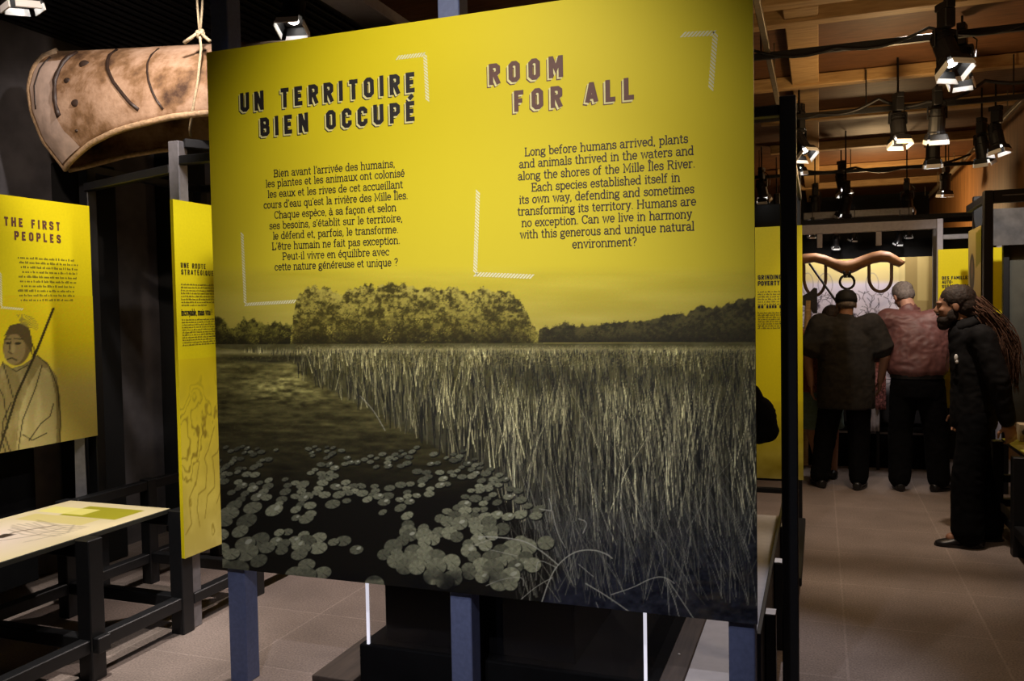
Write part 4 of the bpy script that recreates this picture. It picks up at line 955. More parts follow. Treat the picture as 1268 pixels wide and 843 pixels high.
for y, z in ((3.40, 2.40), (6.32, 2.52)):
    x_ = -.14 if y < 4 else at(980.5, 260, Y=6.3).x
    obj('post', MB().b2((x_, y - .03, 0), (x_ + .06, y + .03, z)), M['black'], af)
obj('top_rail', MB().b2((-.138, 3.43, 2.34), (-.115, 6.29, 2.385)), M['black'], af)
obj('top_rail', MB().b2((-2.2, 3.375, 2.33), (-.14, 3.425, 2.37)), M['black'], af)
for z in (.36, .27): obj('low_rail', MB().b2((-1.0, 6.26, z), (-.14, 6.30, z + .035)), M['black'], af)
obj('low_rail', MB().b2((-.15, 4.9, .05), (-.10, 6.29, .10)), M['black'], af)

# ================================================================== right side of the aisle
rf = thing('portal_frame', 'black steel portal frame along the right wall behind the long-haired person', 'frame', (1.2, 7.3, 0))
for x0, x1, y, z in ((1.105, 1.165, 6.9, 2.40), (1.175, 1.25, 7.8, 2.46)): obj('post', MB().b2((x0, y - .035, 0), (x1, y + .035, z)), M['black'], rf)
obj('beam', MB().b2((1.165, 6.87, 2.31), (1.79, 6.93, 2.40)), M['black'], rf)
obj('light_bar', MB().b2((1.22, 6.862, 2.355), (1.74, 6.869, 2.363), .001), M['steel'], rf)
obj('side_beam', MB().b2((1.12, 6.935, 2.33), (1.16, 7.765, 2.385)), M['black'], rf)
o = obj('header_board', MB().b2((1.27, 7.86, 2.06), (1.79, 7.88, 2.36), .002), M['greyboard']); tag(o, 'mottled grey board under the black beam at the right edge', 'board')
o = obj('side_board', MB().b2((1.475, 8.0, .60), (1.79, 8.03, 2.10), .002), M['oliveboard']); tag(o, 'dark olive grey board at the far right edge, behind the right table', 'board')
o = obj('black_post', MB().b2((1.425, 7.97, 0), (1.47, 8.03, 2.12), .003), M['black']); tag(o, 'thin black post between the wide yellow panel and the dark olive board', 'post')
SP = Plane((1.10, 7.50, .70), (0, -1, 0), (0, 0, 1))
t = thing('picture_panel', 'narrow side-facing picture panel with a beige top, between the two black posts', 'display panel', SP.o)
obj('board', MB().b2((1.1004, 6.945, .70), (1.112, 7.50, 2.16), .001), M['edge'], t)
cs = Canvas(0, 0, 56, 146, 2, (.60, .54, .38)); cs.poly([(0, 0), (56, 0), (56, 58), (0, 58)], (.72, .66, .42)); cs.poly([(34, 4), (56, 2), (56, 26), (34, 30)], (.50, .50, .14))
cs.ellipse(17, 33, 12, 15, 0, (.22, .18, .17)); cs.ellipse(17, 30, 6, 8, 0, (.42, .34, .28)); cs.poly([(0, 58), (56, 56), (56, 146), (0, 146)], (.30, .26, .24))
for k, (x, y) in enumerate(((18, 74), (24, 96), (30, 88), (36, 104), (42, 92), (50, 110))): cs.poly([(x - 3, 58), (x + 4, 58), (x + 1, y), (x, y)], (.78, .68, .60))
us = np.linspace(0, .555, 56); vs = np.linspace(0, 1.46, 140); U, V = np.meshgrid(us, vs); printed('printed_picture', SP, us, vs, cs.sample(U * 100, (1.46 - V) * 100), t)

rt = thing('reading_table', 'black-framed table with a yellow-green top at the far right by the wall', 'table', (1.5, 6.2, 0))
obj('tabletop', MB().b2((1.21, 5.2, .612), (1.78, 6.82, .634), .002), M['edge'], rt)
RT = Plane((1.21, 5.2, .634), (1, 0, 0), (0, 1, 0)); c = Canvas(0, 0, 57, 162, 1, (.66, .64, .22)); n = c.fbm(12, 20, 3, 71); c.a += ((n - .5) * .25)[..., None]; c.poly([(4, 30), (40, 30), (40, 70), (4, 70)], (.80, .77, .50), .8)
us = np.linspace(.003, .567, 30); vs = np.linspace(.003, 1.617, 80); U, V = np.meshgrid(us, vs); printed('printed_sheet', RT, us, vs, c.sample(U * 99, (1.62 - V) * 99), rt)
for y in (5.3, 6.06, 6.74):
    obj('leg', MB().b2((1.135, y - .04, 0), (1.205, y + .04, .63)), M['black'], rt); obj('leg', MB().b2((1.70, y - .04, 0), (1.77, y + .04, .61)), M['black'], rt)
    for z in (.17, .34): obj('cross_rail', MB().b2((1.206, y - .03, z), (1.70, y + .03, z + .05)), M['black'], rt)
for x in (1.17, 1.735):
    for y0, y1 in ((5.34, 6.02), (6.10, 6.70)): obj('long_rail', MB().b2((x - .03, y0, .14), (x + .03, y1, .20)), M['black'], rt)
sl = thing('relief_block', 'cream block with a dark leaf relief on the far end of the right table', 'block', (1.5, 6.74, .635))
obj('block', MB().b2((1.30, 6.68, .635), (1.77, 6.80, .755), .004), M['cream'], sl)
lf = MB()
for k in range(4):
    x = 1.35 + k * .11; lf.tube([(x + .05 * cos(a) + .03 * a / 6, 6.676, .70 + .022 * sin(a)) for a in np.linspace(0, 4.6, 9)], [.004 + .004 * sin(pi * q / 8) for q in range(9)], 6)
    o = obj('leaf_relief', lf, M['darkwood'], sl); lf = MB()

# showcase at the end of the aisle: backdrop, plinth, yoke, tools
BY = 9.3
bl, br_ = at(960, 330, Y=BY).x, at(1158.5, 330, Y=BY).x; bt = at(1100, 319, Y=BY).z; bb_ = .40
BP = Plane((bl, BY, bb_), (1, 0, 0), (0, 0, 1))
t = thing('backdrop_board', 'backdrop board with a black and white engraving under the wooden yoke', 'backdrop', BP.o)
obj('board', MB().b2((bl, BY + .0005, bb_), (br_, BY + .03, bt), .001), M['edge'], t)
def paint_back():
    c = Canvas(955, 312, 1165, 585, 2.4, (.86, .78, .50)); X, Y = c.X, c.Y
    tt = np.clip((Y - 320) / 40, 0, 1)[..., None]; c.a = np.array((.88, .80, .46)) * (1 - tt) + np.array((.84, .77, .60)) * tt
    c.mix(np.clip((Y - 346) / 6, 0, 1) * (X < 1122), (.86, .82, .86))
    g = np.random.default_rng(3)
    n = c.fbm(14, 11, 4, 81)
    c.mix(np.clip((n - .55) * 6, 0, 1) * np.clip((Y - 368) / 10, 0, 1) * (X < 1122) * .8, (.22, .19, .24))
    for k in range(420):
        x = 965 + 155 * g.random(); y = 360 + 120 * g.random(); a = g.normal(0.9, .9); L = 4 + 10 * g.random()
        c.line([(x, y), (x + L * .5 * cos(a), y + L * .5 * sin(a)), (x + L * cos(a + .5), y + L * sin(a + .5))], .7, (.12, .10, .13) if g.random() < .75 else (.95, .93, .95), .8)
    for x, r in ((1022, 9), (1080, 8), (1000, 7)): c.line([(x + r * cos(q), 352 + 14 * sin(q)) for q in np.linspace(0, 6.3, 20)], 1.0, (.55, .50, .52), .6)  # soft grey loops painted as shadows of the yoke's bows
    c.mix((X > 1120) * 1.0, (.58, .50, .30)); c.mix(((X > 1136) & (X < 1150) & (Y < 372)) * .7, (.74, .66, .42)); c.mix(((X > 1113) & (X < 1121)) * .8, (.80, .72, .48))
    c.mix(np.clip((Y - 470) / 20, 0, 1), (.10, .09, .10)); return c
cbk = paint_back(); us = np.linspace(0, br_ - bl, 330); vs = np.linspace(0, bt - bb_, 280); U, V = np.meshgrid(us, vs)
wp = np.array(BP.o)[None, None] + U[..., None] * np.array(BP.u) + V[..., None] * np.array(BP.v); qx, qy = to_px(wp)
printed('printed_sheet', BP, us, vs, cbk.sample(np.clip(qx, 956, 1164), np.clip(qy, 313, 584)), t)
pb = thing('showcase_plinth', 'black low plinth in front of the engraved backdrop at the end of the aisle', 'plinth', (.4, 9.0, 0))
obj('base', MB().b2((bl, 8.95, 0), (br_, 9.28, .12), .004), M['blackmatt'], pb); obj('upper_step', MB().b2((bl + .02, 8.97, .12), (br_ - .02, 9.28, .36), .004), M['blackmatt'], pb)
obj('edge_strip', MB().b2((bl + .02, 8.963, .33), (br_ - .02, 8.969, .35), .001), M['steel'], pb)
sb = thing('showcase_gantry', 'grey-lilac metal beam over the showcase with two short hanging stubs', 'frame', (.4, 8.9, 2.3))
x0, x1 = at(985, 280, Y=8.9).x, at(1162, 278, Y=8.9).x; zb = at(1080, 281, Y=8.9).z
obj('beam', MB().b2((x0, 8.87, zb - .045), (x1, 8.93, zb + .045)), M['greylilac'], sb)
for px in (1015, 1088): x = at(px, 290, Y=8.9).x; obj('stub', MB().b2((x - .025, 8.875, zb - .18), (x + .025, 8.925, zb - .046)), M['greylilac'], sb)
for x in (x0, x1 - .05): obj('post', MB().b2((x, 8.875, 0), (x + .05, 8.925, zb - .046)), M['darksteel'], sb)
rb = obj('rear_beam', MB().b2((at(995, 265, Y=10.6).x, 10.57, 2.60), (at(1130, 262, Y=10.6).x, 10.63, 2.68)), M['steel']); tag(rb, 'thin grey beam in front of the far black fascia, under the last small lamps', 'beam')
# double ox yoke
YY = 9.02
yo = thing('ox_yoke', 'carved wooden double ox yoke with two bent bows hung in the showcase', 'yoke', at(1049, 330, Y=YY))
top = [(976, 322), (984, 316), (996, 314), (1010, 313), (1022, 315.5), (1034, 320), (1043, 322), (1049, 322), (1056, 320.5), (1068, 316), (1080, 312), (1091, 310), (1102, 311.5), (1110, 316), (1117, 321), (1121, 324)]
bot = [(977, 328), (986, 329), (996, 327), (1008, 325), (1020, 328), (1032, 334), (1042, 339), (1049, 340), (1057, 338), (1069, 332), (1080, 327), (1090, 325), (1099, 325), (1107, 329), (1113, 331), (1118, 328)]
rings = []
for (ax, ay), (bx_, by) in zip(top, bot):
    p, q = at(ax, ay, Y=YY), at(bx_, by, Y=YY); m_ = (p + q) / 2; h_ = (p - q) / 2
    rings.append([m_ + h_ * cos(a) * (1 if abs(cos(a)) < .9 else .96) + Vector((0, .065 * sin(a), 0)) for a in np.linspace(0, 2 * pi, 13)[:-1]])
obj('yoke_beam', MB().loft(rings), M['yokewood'], yo, smooth=True)
for cx, w_, yb_ in ((1009, 13.5, 366), (1090, 14, 361)):
    P_ = [at(cx - w_, 322, Y=YY)] + [at(cx - w_ * cos(a), 344 + (yb_ - 344) * sin(a), Y=YY) for a in np.linspace(.1, pi - .1, 14)] + [at(cx + w_, 322, Y=YY)]
    obj('bow', MB().tube(P_, .0155, 8), M['bow'], yo, smooth=True)
P_ = [at(1049 + 9 * cos(a), 349 + 8.6 * sin(a), Y=YY - .02) for a in np.linspace(0, 2 * pi, 22)]
obj('ring', MB().tube(P_, .012, 8), M['iron'], yo, smooth=True)
obj('staple', MB().tube([at(1045, 336, Y=YY - .07), at(1046, 343, Y=YY - .02), at(1052, 343, Y=YY - .02), at(1053, 336, Y=YY - .07)], .012, 8), M['iron'], yo, smooth=True)
go = thing('goad_stick', 'dark slanting stick leaning across the left bow of the yoke', 'stick', at(1020, 350, Y=YY - .12))
obj('shaft', MB().tube([at(1002, 326, Y=YY - .12), at(1036, 374, Y=YY - .12), at(1040, 380, Y=YY - .12)], .011, 8), M['iron'], go, smooth=True)
tl = thing('broad_axe', 'upright broad axe with a pale wooden handle at the left of the showcase', 'axe', at(1000, 420, Y=8.75))
obj('handle', MB().tube([at(1001, 372, Y=8.75), at(999, 420, Y=8.75), at(998, 470, Y=8.75), at(997, 560, Y=8.75), Vector((at(997, 560, Y=8.75).x, 8.75, .03))], .030, 8), M['joist'], tl, smooth=True)
hd = [at(x, y, Y=8.75) for x, y in ((994, 366), (1002, 362), (1008, 356), (1012, 357), (1012, 388), (1007, 388), (1002, 380), (994, 378))]
obj('blade', MB().loft([[p + Vector((0, dy, 0)) for p in hd] for dy in (-.02, .02)]), M['iron'], tl)
ss = thing('woven_sash', 'white cloth with a red patterned woven sash hanging between the two men with backs turned', 'sash', at(1083, 500, Y=8.80))
cl = MB()
def drape(x0, x1, y0, y1, Y, n=12, amp=.012):
    top_, bot_ = [], []; rows = []
    for j in range(14):
        t_ = j / 13; rows.append([at(x0 + (x1 - x0) * i / n, y0 + (y1 - y0) * t_, Y=Y) + Vector((0, amp * sin(i * 1.9 + t_ * 1.5), 0)) for i in range(n + 1)])
    v = [p for r_ in rows for p in r_] + [p + Vector((0, .008, 0)) for r_ in rows for p in r_]; N = 14 * (n + 1); f = []
    for j in range(13):
        for i in range(n):
            q = j * (n + 1) + i; f += [(q, q + 1, q + n + 2, q + n + 1), (N + q, N + q + n + 1, N + q + n + 2, N + q + 1)]
    for i in range(n): f += [(i, N + i, N + i + 1, i + 1), (13 * (n + 1) + i, 13 * (n + 1) + i + 1, N + 13 * (n + 1) + i + 1, N + 13 * (n + 1) + i)]
    for j in range(13): f += [(j * (n + 1), (j + 1) * (n + 1), N + (j + 1) * (n + 1), N + j * (n + 1)), (j * (n + 1) + n, N + j * (n + 1) + n, N + (j + 1) * (n + 1) + n, (j + 1) * (n + 1) + n)]
    m_ = MB(); m_.add(v, f); return m_
obj('cloth', drape(1071, 1089, 400, 534, 8.80), M['whitecloth'], ss, smooth=True)
obj('sash', drape(1084, 1097, 400, 507, 8.76, 8, .006), M['sash'], ss, smooth=True)
obj('hanging_bar', MB().bar(at(1066, 400, Y=8.80), at(1102, 398, Y=8.80), .02), M['black'], ss)
obj('stand', MB().bar(at(1087, 398, Y=8.84), (at(1087, 398, Y=8.84).x, 8.84, 0), .03), M['black'], ss)

# ================================================================== people
M['hair_grey'] = mat('grey_hair', (.17, .14, .125), .7, 0, .35, 60, .5); M['hair_brown'] = mat('brown_hair', (.022, .011, .006), .7, 0, .45, 60, .5)
M['frizz'] = mat('frizzy_hair', (.075, .030, .013), .85, 0, .4, 50, .5); M['beard'] = mat('beard', (.018, .010, .006), .8, 0, .3, 80, .5)
M['shirt_dark'] = mat('dark_olive_shirt', (.024, .021, .017), .95, 0, .35, 22, .25); M['maroon'] = mat('maroon_shirt', (.145, .058, .052), .55, 0, .22, 12, .25)
M['trouser'] = mat('black_trousers', (.004, .004, .0045), .95, 0, .3, 20, .25, spec=.12); M['jacket'] = mat('black_jacket', (.006, .0055, .006), .8, 0, .3, 20, .25, spec=.2)
M['shoe'] = mat('black_shoe', (.010, .009, .009), .4, 0, .2, 30); M['cap'] = mat('black_cap', (.009, .009, .010), .75, 0, .2, 30)
M['redwool'] = mat('red_brown_knit', (.21, .07, .05), .9, 0, .6, 70, .3); M['teal'] = mat('grey_teal_cloth', (.13, .20, .18), .9, 0, .2, 30, .2); M['eye'] = mat('eye', (.5, .48, .45), .3)
def V3(*a): return Vector(a)
def hand(mb, wrist, dirv, palm, side, curl=.5):
    """palm, five separate unequal bent fingers; palm = normal out of the palm, side = +1/-1 towards the thumb"""
    d = dirv.normalized(); p = (palm - d * palm.dot(d)).normalized(); x = d.cross(p) * side
    Rm = Matrix((x, p, d)).transposed()
    mb.ell(wrist + d * .048, (.040, .017, .055), Rm, 12, 8)
    for k, (off, ln) in enumerate(((.030, .072), (.010, .082), (-.011, .076), (-.031, .060))):
        b = wrist + d * .088 + x * off; a1 = curl * .6 + k * .06; a2 = a1 + curl * 1.1
        d1 = d * cos(a1) + p * sin(a1) + x * off * 1.6; d2 = d * cos(a2) + p * sin(a2) + x * off * 1.2
        j = b + d1 * ln * .55; mb.limb([(b - d * .02, .0092), (j, .0088), (j + d2 * ln * .5, .0072)], 8)
    b = wrist + d * .022 + x * .034; j = b + (d * .6 + x * .75 + p * .25).normalized() * .042
    mb.limb([(b - x * .012, .012), (j, .0105), (j + (d * .9 + x * .15 + p * .35).normalized() * .034, .0085)], 8)
def head(mb, c, Rm):
    """skull centre c, Rm columns: right, forward, up"""
    T = lambda x, y, z: c + Rm @ V3(x, y, z)
    mb.ell(T(0, -.012, .028), (.076, .096, .088), Rm, 18, 12); mb.ell(T(0, .020, -.030), (.064, .074, .080), Rm, 16, 10); mb.ell(T(0, .050, -.088), (.034, .034, .026), Rm, 12, 8)
    mb.limb([(T(0, .085, .012), .010), (T(0, .106, -.022), .0125), (T(0, .098, -.034), .013)], 8)
    mb.ell(T(0, .082, .026), (.050, .018, .012), Rm, 12, 6); mb.ell(T(0, .082, -.060), (.026, .014, .007), Rm, 10, 6); mb.ell(T(0, .080, -.072), (.023, .014, .008), Rm, 10, 6)
    for s in (1, -1):
        mb.ell(T(.078 * s, -.010, -.008), (.010, .022, .034), Rm, 10, 8); mb.ell(T(.032 * s, .070, -.022), (.024, .022, .018), Rm, 10, 6)
def person(label, loc, rz, J, mats, spec):
    t = thing('person', label, 'person', loc, rz)
    hc = V3(*J['head']); Rm = Euler(J.get('hrot', (0, 0, 0)), 'ZXY' if False else 'XYZ').to_matrix()
    neck = V3(*J['neck']); chest = V3(*J['chest']); pel = V3(*J['pelvis'])
    b = MB(); head(b, hc, Rm)
    b.limb([(neck, .062), (hc + Rm @ V3(0, -.025, -.05), .056)], 14)
    b.limb([(pel, .10), ((pel + chest) / 2, .10), (chest, .10), (neck - V3(0, 0, .05), .070)], 14)
    for s, k in ((1, 'r'), (-1, 'l')):
        sh, el, wr = (V3(*J[q + k]) for q in ('sh', 'el', 'wr'))
        b.limb([(chest + V3(0, 0, .02), .08), (sh, .052), (el, .043), (wr, .029)], 12)
        hd_ = V3(*J['hd' + k]); hand(b, wr + (wr - el).normalized() * .012, hd_, V3(*J['pm' + k]), s if 'fl' + k not in J else -s, J.get('curl', .6))
        hp, kn, an = (V3(*J[q + k]) for q in ('hp', 'kn', 'an'))
        b.limb([(pel, .09), (hp, .075), (kn, .058), (an, .042), (an + V3(0, .10, -.03), .032)], 12)
    remesh('body', b, mats['skin'], t, .0062, 4)
    # shirt or jacket
    m = MB(); rows = spec['torso']; m.stack(rows, 24)
    m.limb([(neck - V3(0, 0, .075), .10), (neck - V3(0, -.004, .02), .078)], 14)
    cut = spec['sleeve']
    for s, k in ((1, 'r'), (-1, 'l')):
        sh, el, wr = (V3(*J[q + k]) for q in ('sh', 'el', 'wr'))
        R_ = spec.get('sr', (.088, .072, .055))
        if cut < 1: e = sh.lerp(el, cut); m.limb([(chest + V3(0, 0, .03), .13), (sh + V3(0, 0, -.005), R_[0])], 14); d = (el - sh).normalized(); m.limb([(sh, R_[0]), (e - d * .03, R_[1])], 14); m.tube([e - d * .09, e - d * .03, e], [R_[1] * .95, R_[1] * 1.06, R_[1] * 1.12], 14)
        else: m.limb([(chest + V3(0, 0, .03), .13), (sh + V3(0, 0, -.005), R_[0]), (el, R_[1]), (wr.lerp(el, .06), R_[2])], 14)
    remesh(spec.get('top', 'shirt'), m, mats['top'], t, .011, 5, wrinkle=spec.get('wr', .007), wscale=8)
    # trousers
    m = MB(); q = spec['trouser']; m.stack(q['rows'], 22)
    for k in 'rl':
        hp, kn, an = (V3(*J[z + k]) for z in ('hp', 'kn', 'an')); r = q['r']
        m.limb([(hp, r[0]), (kn, r[1])], 14); m.limb([(kn, r[1]), (an + V3(0, 0, q.get('hem', .02)), r[2])], 14)
    if not spec.get('skirt'): remesh('trousers', m, mats['bottom'], t, .012, 5, wrinkle=.006, wscale=7)
    else: m = MB(); m.stack(spec['skirt'], 24); remesh('skirt', m, mats['bottom'], t, .012, 4, wrinkle=.006, wscale=7)
    if 'belt' in spec:
        z, rx, ry, cy = spec['belt']; m = MB(); m.loft([[V3(rx * k_ * cos(a), cy + ry * k_ * sin(a), zz) for a in np.linspace(0, 2 * pi, 29)[:-1]] for zz, k_ in ((z, .99), (z, 1.0), (z + .035, 1.0), (z + .035, .99))]); obj('belt', m, M['shoe'], t, False)
    for k in 'rl':
        an = V3(*J['an' + k]); yaw = J.get('ft' + k, 0); F_ = Matrix.Rotation(yaw, 3, 'Z'); m = MB(); z0 = an.z - .085
        prof = [(-.085, .030, .060), (-.06, .040, .075), (0, .040, .085), (.06, .044, .070), (.12, .050, .050), (.165, .045, .040), (.195, .026, .028)]
        m.loft([[V3(an.x, an.y, z0) + F_ @ V3(w * cos(a), y, max(0, h * .5 + h * .55 * sin(a))) for a in np.linspace(0, 2 * pi, 15)[:-1]] for y, w, h in prof])
        so = MB(); so.loft([[V3(an.x, an.y, z0) + F_ @ V3(x, y, zz) for x, y in [((.047 + .006 * (a_ > 0)) * cos(q_), .05 + .150 * sin(q_)) for q_ in np.linspace(0, 2 * pi, 17)[:-1] for a_ in (sin(q_),)]] for zz in (0.001, .018)])
        o = remesh('shoe', m, spec.get('shoemat', M['shoe']), t, .008, 3); obj('sole', so, M['shoe'], o, False)
    return t, hc, Rm
def hair_shell(name, t, hc, Rm, m, parts, vox=.008, wr=.004):
    mb = MB()
    for c, r in parts: mb.ell(hc + Rm @ V3(*c), r, Rm, 16, 10)
    return remesh(name, mb, m, t, vox, 2, wrinkle=wr, wscale=40)

# 1 --- man in a black cap, back turned
A0 = at(1035, 603, Z=0); sA = {}
J = dict(pelvis=(0, 0, .94), chest=(0, .0, 1.30), neck=(0, .015, 1.485), head=(.005, .055, 1.605), hrot=(-.12, 0, .02), shr=(.205, -.005, 1.425), shl=(-.205, -.005, 1.425), elr=(.315, .0, 1.15), ell=(-.315, .0, 1.15),
         wrr=(.285, .13, .93), wrl=(-.285, .06, .90), hdr=(-.1, .3, -.9), hdl=(.05, .2, -1), pmr=(-1, 0, 0), pml=(1, 0, 0), hpr=(.10, 0, .86), hpl=(-.10, 0, .86), knr=(.105, .02, .48), knl=(-.165, .02, .48), anr=(.10, -.02, .085), anl=(-.215, .0, .085), ftr=-.25, ftl=.3)
spA = dict(torso=[(0, 0, .70, .235, .165), (0, 0, .80, .238, .17), (0, 0, .95, .232, .17), (0, .0, 1.12, .228, .165), (0, -.005, 1.28, .235, .155), (0, 0, 1.38, .215, .13), (0, .005, 1.45, .13, .09)], sleeve=.80, sr=(.105, .098, .05),
           trouser=dict(rows=[(0, 0, .78, .19, .14), (0, 0, 1.0, .19, .14)], r=(.112, .092, .082)))
t, hc, Rm = person('person in a black cap and dark short-sleeved shirt, seen from behind', (A0.x + .085, A0.y, 0), 0, J, dict(skin=M['skin_dark'], top=M['shirt_dark'], bottom=M['trouser']), spA)
cm_ = MB(); cm_.stack([(0, -.01, .015, .091, .108), (0, -.01, .045, .092, .110), (0, -.012, .085, .083, .100), (0, -.012, .115, .058, .072), (0, -.012, .128, .02, .026)], 22)
cm_.v = [tuple(hc + Rm @ Vector(p)) for p in cm_.v]; cp = obj('cap', cm_, M['cap'], t, False, True)
vm = MB(); vm.loft([[hc + Rm @ V3(.075 * cos(a), .075 + .085 * sin(a), z + .012 * sin(a)) for a in np.linspace(0, pi, 13)] for z in (.012, .018)]); obj('visor', vm, M['cap'], cp, False)
hair_shell('hair', t, hc, Rm, M['hair_grey'], [((0, -.035, -.005), (.078, .080, .048))])

# 2 --- man in a maroon shirt, leaning forward
B0 = at(1131, 606, Z=0)
J = dict(pelvis=(0, 0, .97), chest=(-.01, .05, 1.36), neck=(-.055, .10, 1.55), head=(-.095, .185, 1.665), hrot=(-.45, -.10, .42), shr=(.215, .045, 1.475), shl=(-.225, .045, 1.465), elr=(.295, .13, 1.19), ell=(-.31, .15, 1.18),
         wrr=(.13, .33, 1.20), wrl=(-.13, .35, 1.19), hdr=(-.6, .7, .2), hdl=(.6, .7, .2), pmr=(-.5, -.6, .3), pml=(.5, -.6, .3), hpr=(.10, 0, .88), hpl=(-.10, 0, .88), knr=(.15, .03, .50), knl=(-.13, .03, .50), anr=(.165, .0, .085), anl=(-.14, -.03, .085), ftr=-.7, ftl=.05)
spB = dict(torso=[(0, 0, .985, .205, .15), (0, -.005, 1.03, .235, .17), (-.003, .0, 1.10, .245, .175), (-.005, .02, 1.25, .25, .17), (-.01, .045, 1.38, .245, .15), (-.02, .06, 1.46, .215, .12), (-.04, .08, 1.525, .11, .085)], sleeve=1, sr=(.102, .090, .055),
           trouser=dict(rows=[(0, 0, .80, .20, .145), (0, 0, .92, .212, .155), (0, 0, 1.00, .205, .15)], r=(.118, .098, .090)), belt=(.965, .216, .162, 0), wr=.013)
t, hc, Rm = person('grey-haired person in a maroon shirt and belt, back turned, leaning forward', (B0.x + .03, B0.y, 0), 0, J, dict(skin=M['skin'], top=M['maroon'], bottom=M['trouser']), spB)
hair_shell('hair', t, hc, Rm, M['hair_grey'], [((0, -.022, .042), (.086, .098, .084)), ((0, -.050, .0), (.080, .066, .066))])
col = MB(); col.loft([[V3(-.050 + r * cos(a), .088 + r * sin(a), z + .02 * sin(a)) for a in np.linspace(0, 2 * pi, 19)[:-1]] for z, r in ((1.50, .085), (1.555, .078), (1.56, .083), (1.50, .095))]); obj('collar', col, M['maroon'], t, False, True)

# 3 --- long-haired bearded man walking left
C0 = at(1199, 672, Z=0)
J = dict(pelvis=(0, .0, .92), chest=(0, .02, 1.28), neck=(0, .055, 1.47), head=(0, .125, 1.585), hrot=(-.06, 0, 0), shr=(.18, -.01, 1.39), shl=(-.185, -.02, 1.39), elr=(.225, -.02, 1.11), ell=(-.235, -.10, 1.11),
         wrr=(.20, .05, .87), wrl=(-.225, -.155, .85), hdr=(0, .15, -.97), hdl=(.05, -.25, -.95), pmr=(-1, .1, 0), pml=(1, .3, 0), hpr=(.09, 0, .86), hpl=(-.09, 0, .86), knr=(.10, -.03, .47), knl=(-.10, .05, .47), anr=(.10, -.10, .085), anl=(-.11, .05, .085), ftr=.0, ftl=.05, curl=.8)
spC = dict(torso=[(0, .0, .78, .18, .135), (0, .0, .88, .18, .138), (0, .005, 1.05, .18, .135), (0, .01, 1.22, .19, .135), (0, .005, 1.35, .18, .118), (0, .03, 1.44, .11, .090)], sleeve=1, sr=(.080, .070, .050), top='jacket',
           trouser=dict(rows=[(0, 0, .78, .165, .135), (0, 0, .96, .165, .13)], r=(.100, .098, .098), hem=.015))
t, hc, Rm = person('bearded person with a long frizzy ponytail and black jacket, facing left', (C0.x + .03, C0.y, 0), pi / 2, J, dict(skin=M['skin_dark'], top=M['jacket'], bottom=M['trouser']), spC)
hair_shell('hair', t, hc, Rm, M['hair_brown'], [((0, -.035, .045), (.092, .112, .095)), ((0, -.075, -.005), (.086, .085, .085)), ((0, -.105, -.055), (.070, .055, .055))])
hair_shell('beard', t, hc, Rm, M['beard'], [((0, .045, -.092), (.056, .058, .042)), ((0, .060, -.122), (.042, .042, .036)), ((.055, .010, -.060), (.016, .036, .045)), ((-.055, .010, -.060), (.016, .036, .045))], .007, .003)
hair_shell('moustache', t, hc, Rm, M['beard'], [((0, .092, -.049), (.030, .012, .010))], .005, .001)
cc = MB(); cc.loft([[V3(r * cos(a), .045 + r * .95 * sin(a), z + .03 * (-sin(a))) for a in np.linspace(0, 2 * pi, 19)[:-1]] for z, r in ((1.425, .092), (1.50, .082), (1.505, .088), (1.425, .105))]); obj('collar', cc, M['jacket'], t, False, True)
pt = MB(); g = random.Random(11)
for i in range(420):
    a0 = hc + Rm @ V3(g.gauss(0, .030), -.125 + g.gauss(0, .02), -.01 + g.gauss(0, .025)); sw = g.gauss(0, .05); dr = .34 + .22 * g.random(); ph = g.random() * 6; bk = .10 + .11 * g.random()
    pts = [a0 + V3(sw * q + .018 * sin(ph + q * 9), -bk * sin(min(1, q * 1.2) * 1.7) - .05 * q + .010 * cos(ph + q * 11), -dr * q ** 1.15) for q in np.linspace(0, 1, 10)]
    pt.tube(pts, [.0045 - .0032 * q for q in np.linspace(0, 1, 10)], 4)
obj('ponytail', pt, M['frizz'], t, False, True)
pc = MB(); pc.tube([hc + Rm @ V3(0, -.115, -.03), hc + Rm @ V3(0, -.175, -.08), hc + V3(0, -.245, -.20), hc + V3(0, -.275, -.36)], [.05, .065, .06, .015], 10); remesh('hair_mass', pc, M['frizz'], t, .01, 3, wrinkle=.008, wscale=30)
bd = MB(); bd.ell(V3(-.125, .122, 1.245), (.012, .012, .026), None, 10, 6); bd.ell(V3(-.130, .118, 1.22), (.008, .010, .014), None, 10, 6); obj('badge', bd, M['white'], t, False, True)

# 4 --- person almost hidden between the backs, in front of the showcase
E0 = at(1024, 590, Z=0)
J = dict(pelvis=(0, 0, .86), chest=(0, .0, 1.20), neck=(0, .02, 1.37), head=(0.10, .06, 1.475), hrot=(-.2, 0, -.2), shr=(.17, 0, 1.30), shl=(-.17, 0, 1.30), elr=(.22, .05, 1.04), ell=(-.235, .04, 1.04), wrr=(.18, .2, .86), wrl=(-.20, .10, .82), hdr=(0, .3, -.9), hdl=(.05, .2, -1), pmr=(-1, 0, 0), pml=(1, 0, 0),
         hpr=(.09, 0, .80), hpl=(-.09, 0, .80), knr=(.10, .01, .44), knl=(-.08, .01, .44), anr=(.10, -.01, .085), anl=(.0, -.01, .085))
spE = dict(torso=[(0, 0, .80, .18, .14), (0, 0, .95, .175, .135), (0, 0, 1.15, .185, .14), (0, 0, 1.27, .18, .12), (0, .01, 1.35, .10, .085)], sleeve=.75, sr=(.088, .08, .05), top='sweater', trouser=dict(rows=[(0, 0, .7, .17, .13), (0, 0, .9, .17, .13)], r=(.1, .08, .06)),
           skirt=[(0, 0, .46, .20, .16), (0, 0, .60, .195, .155), (0, 0, .80, .18, .14), (0, 0, .88, .165, .13)])
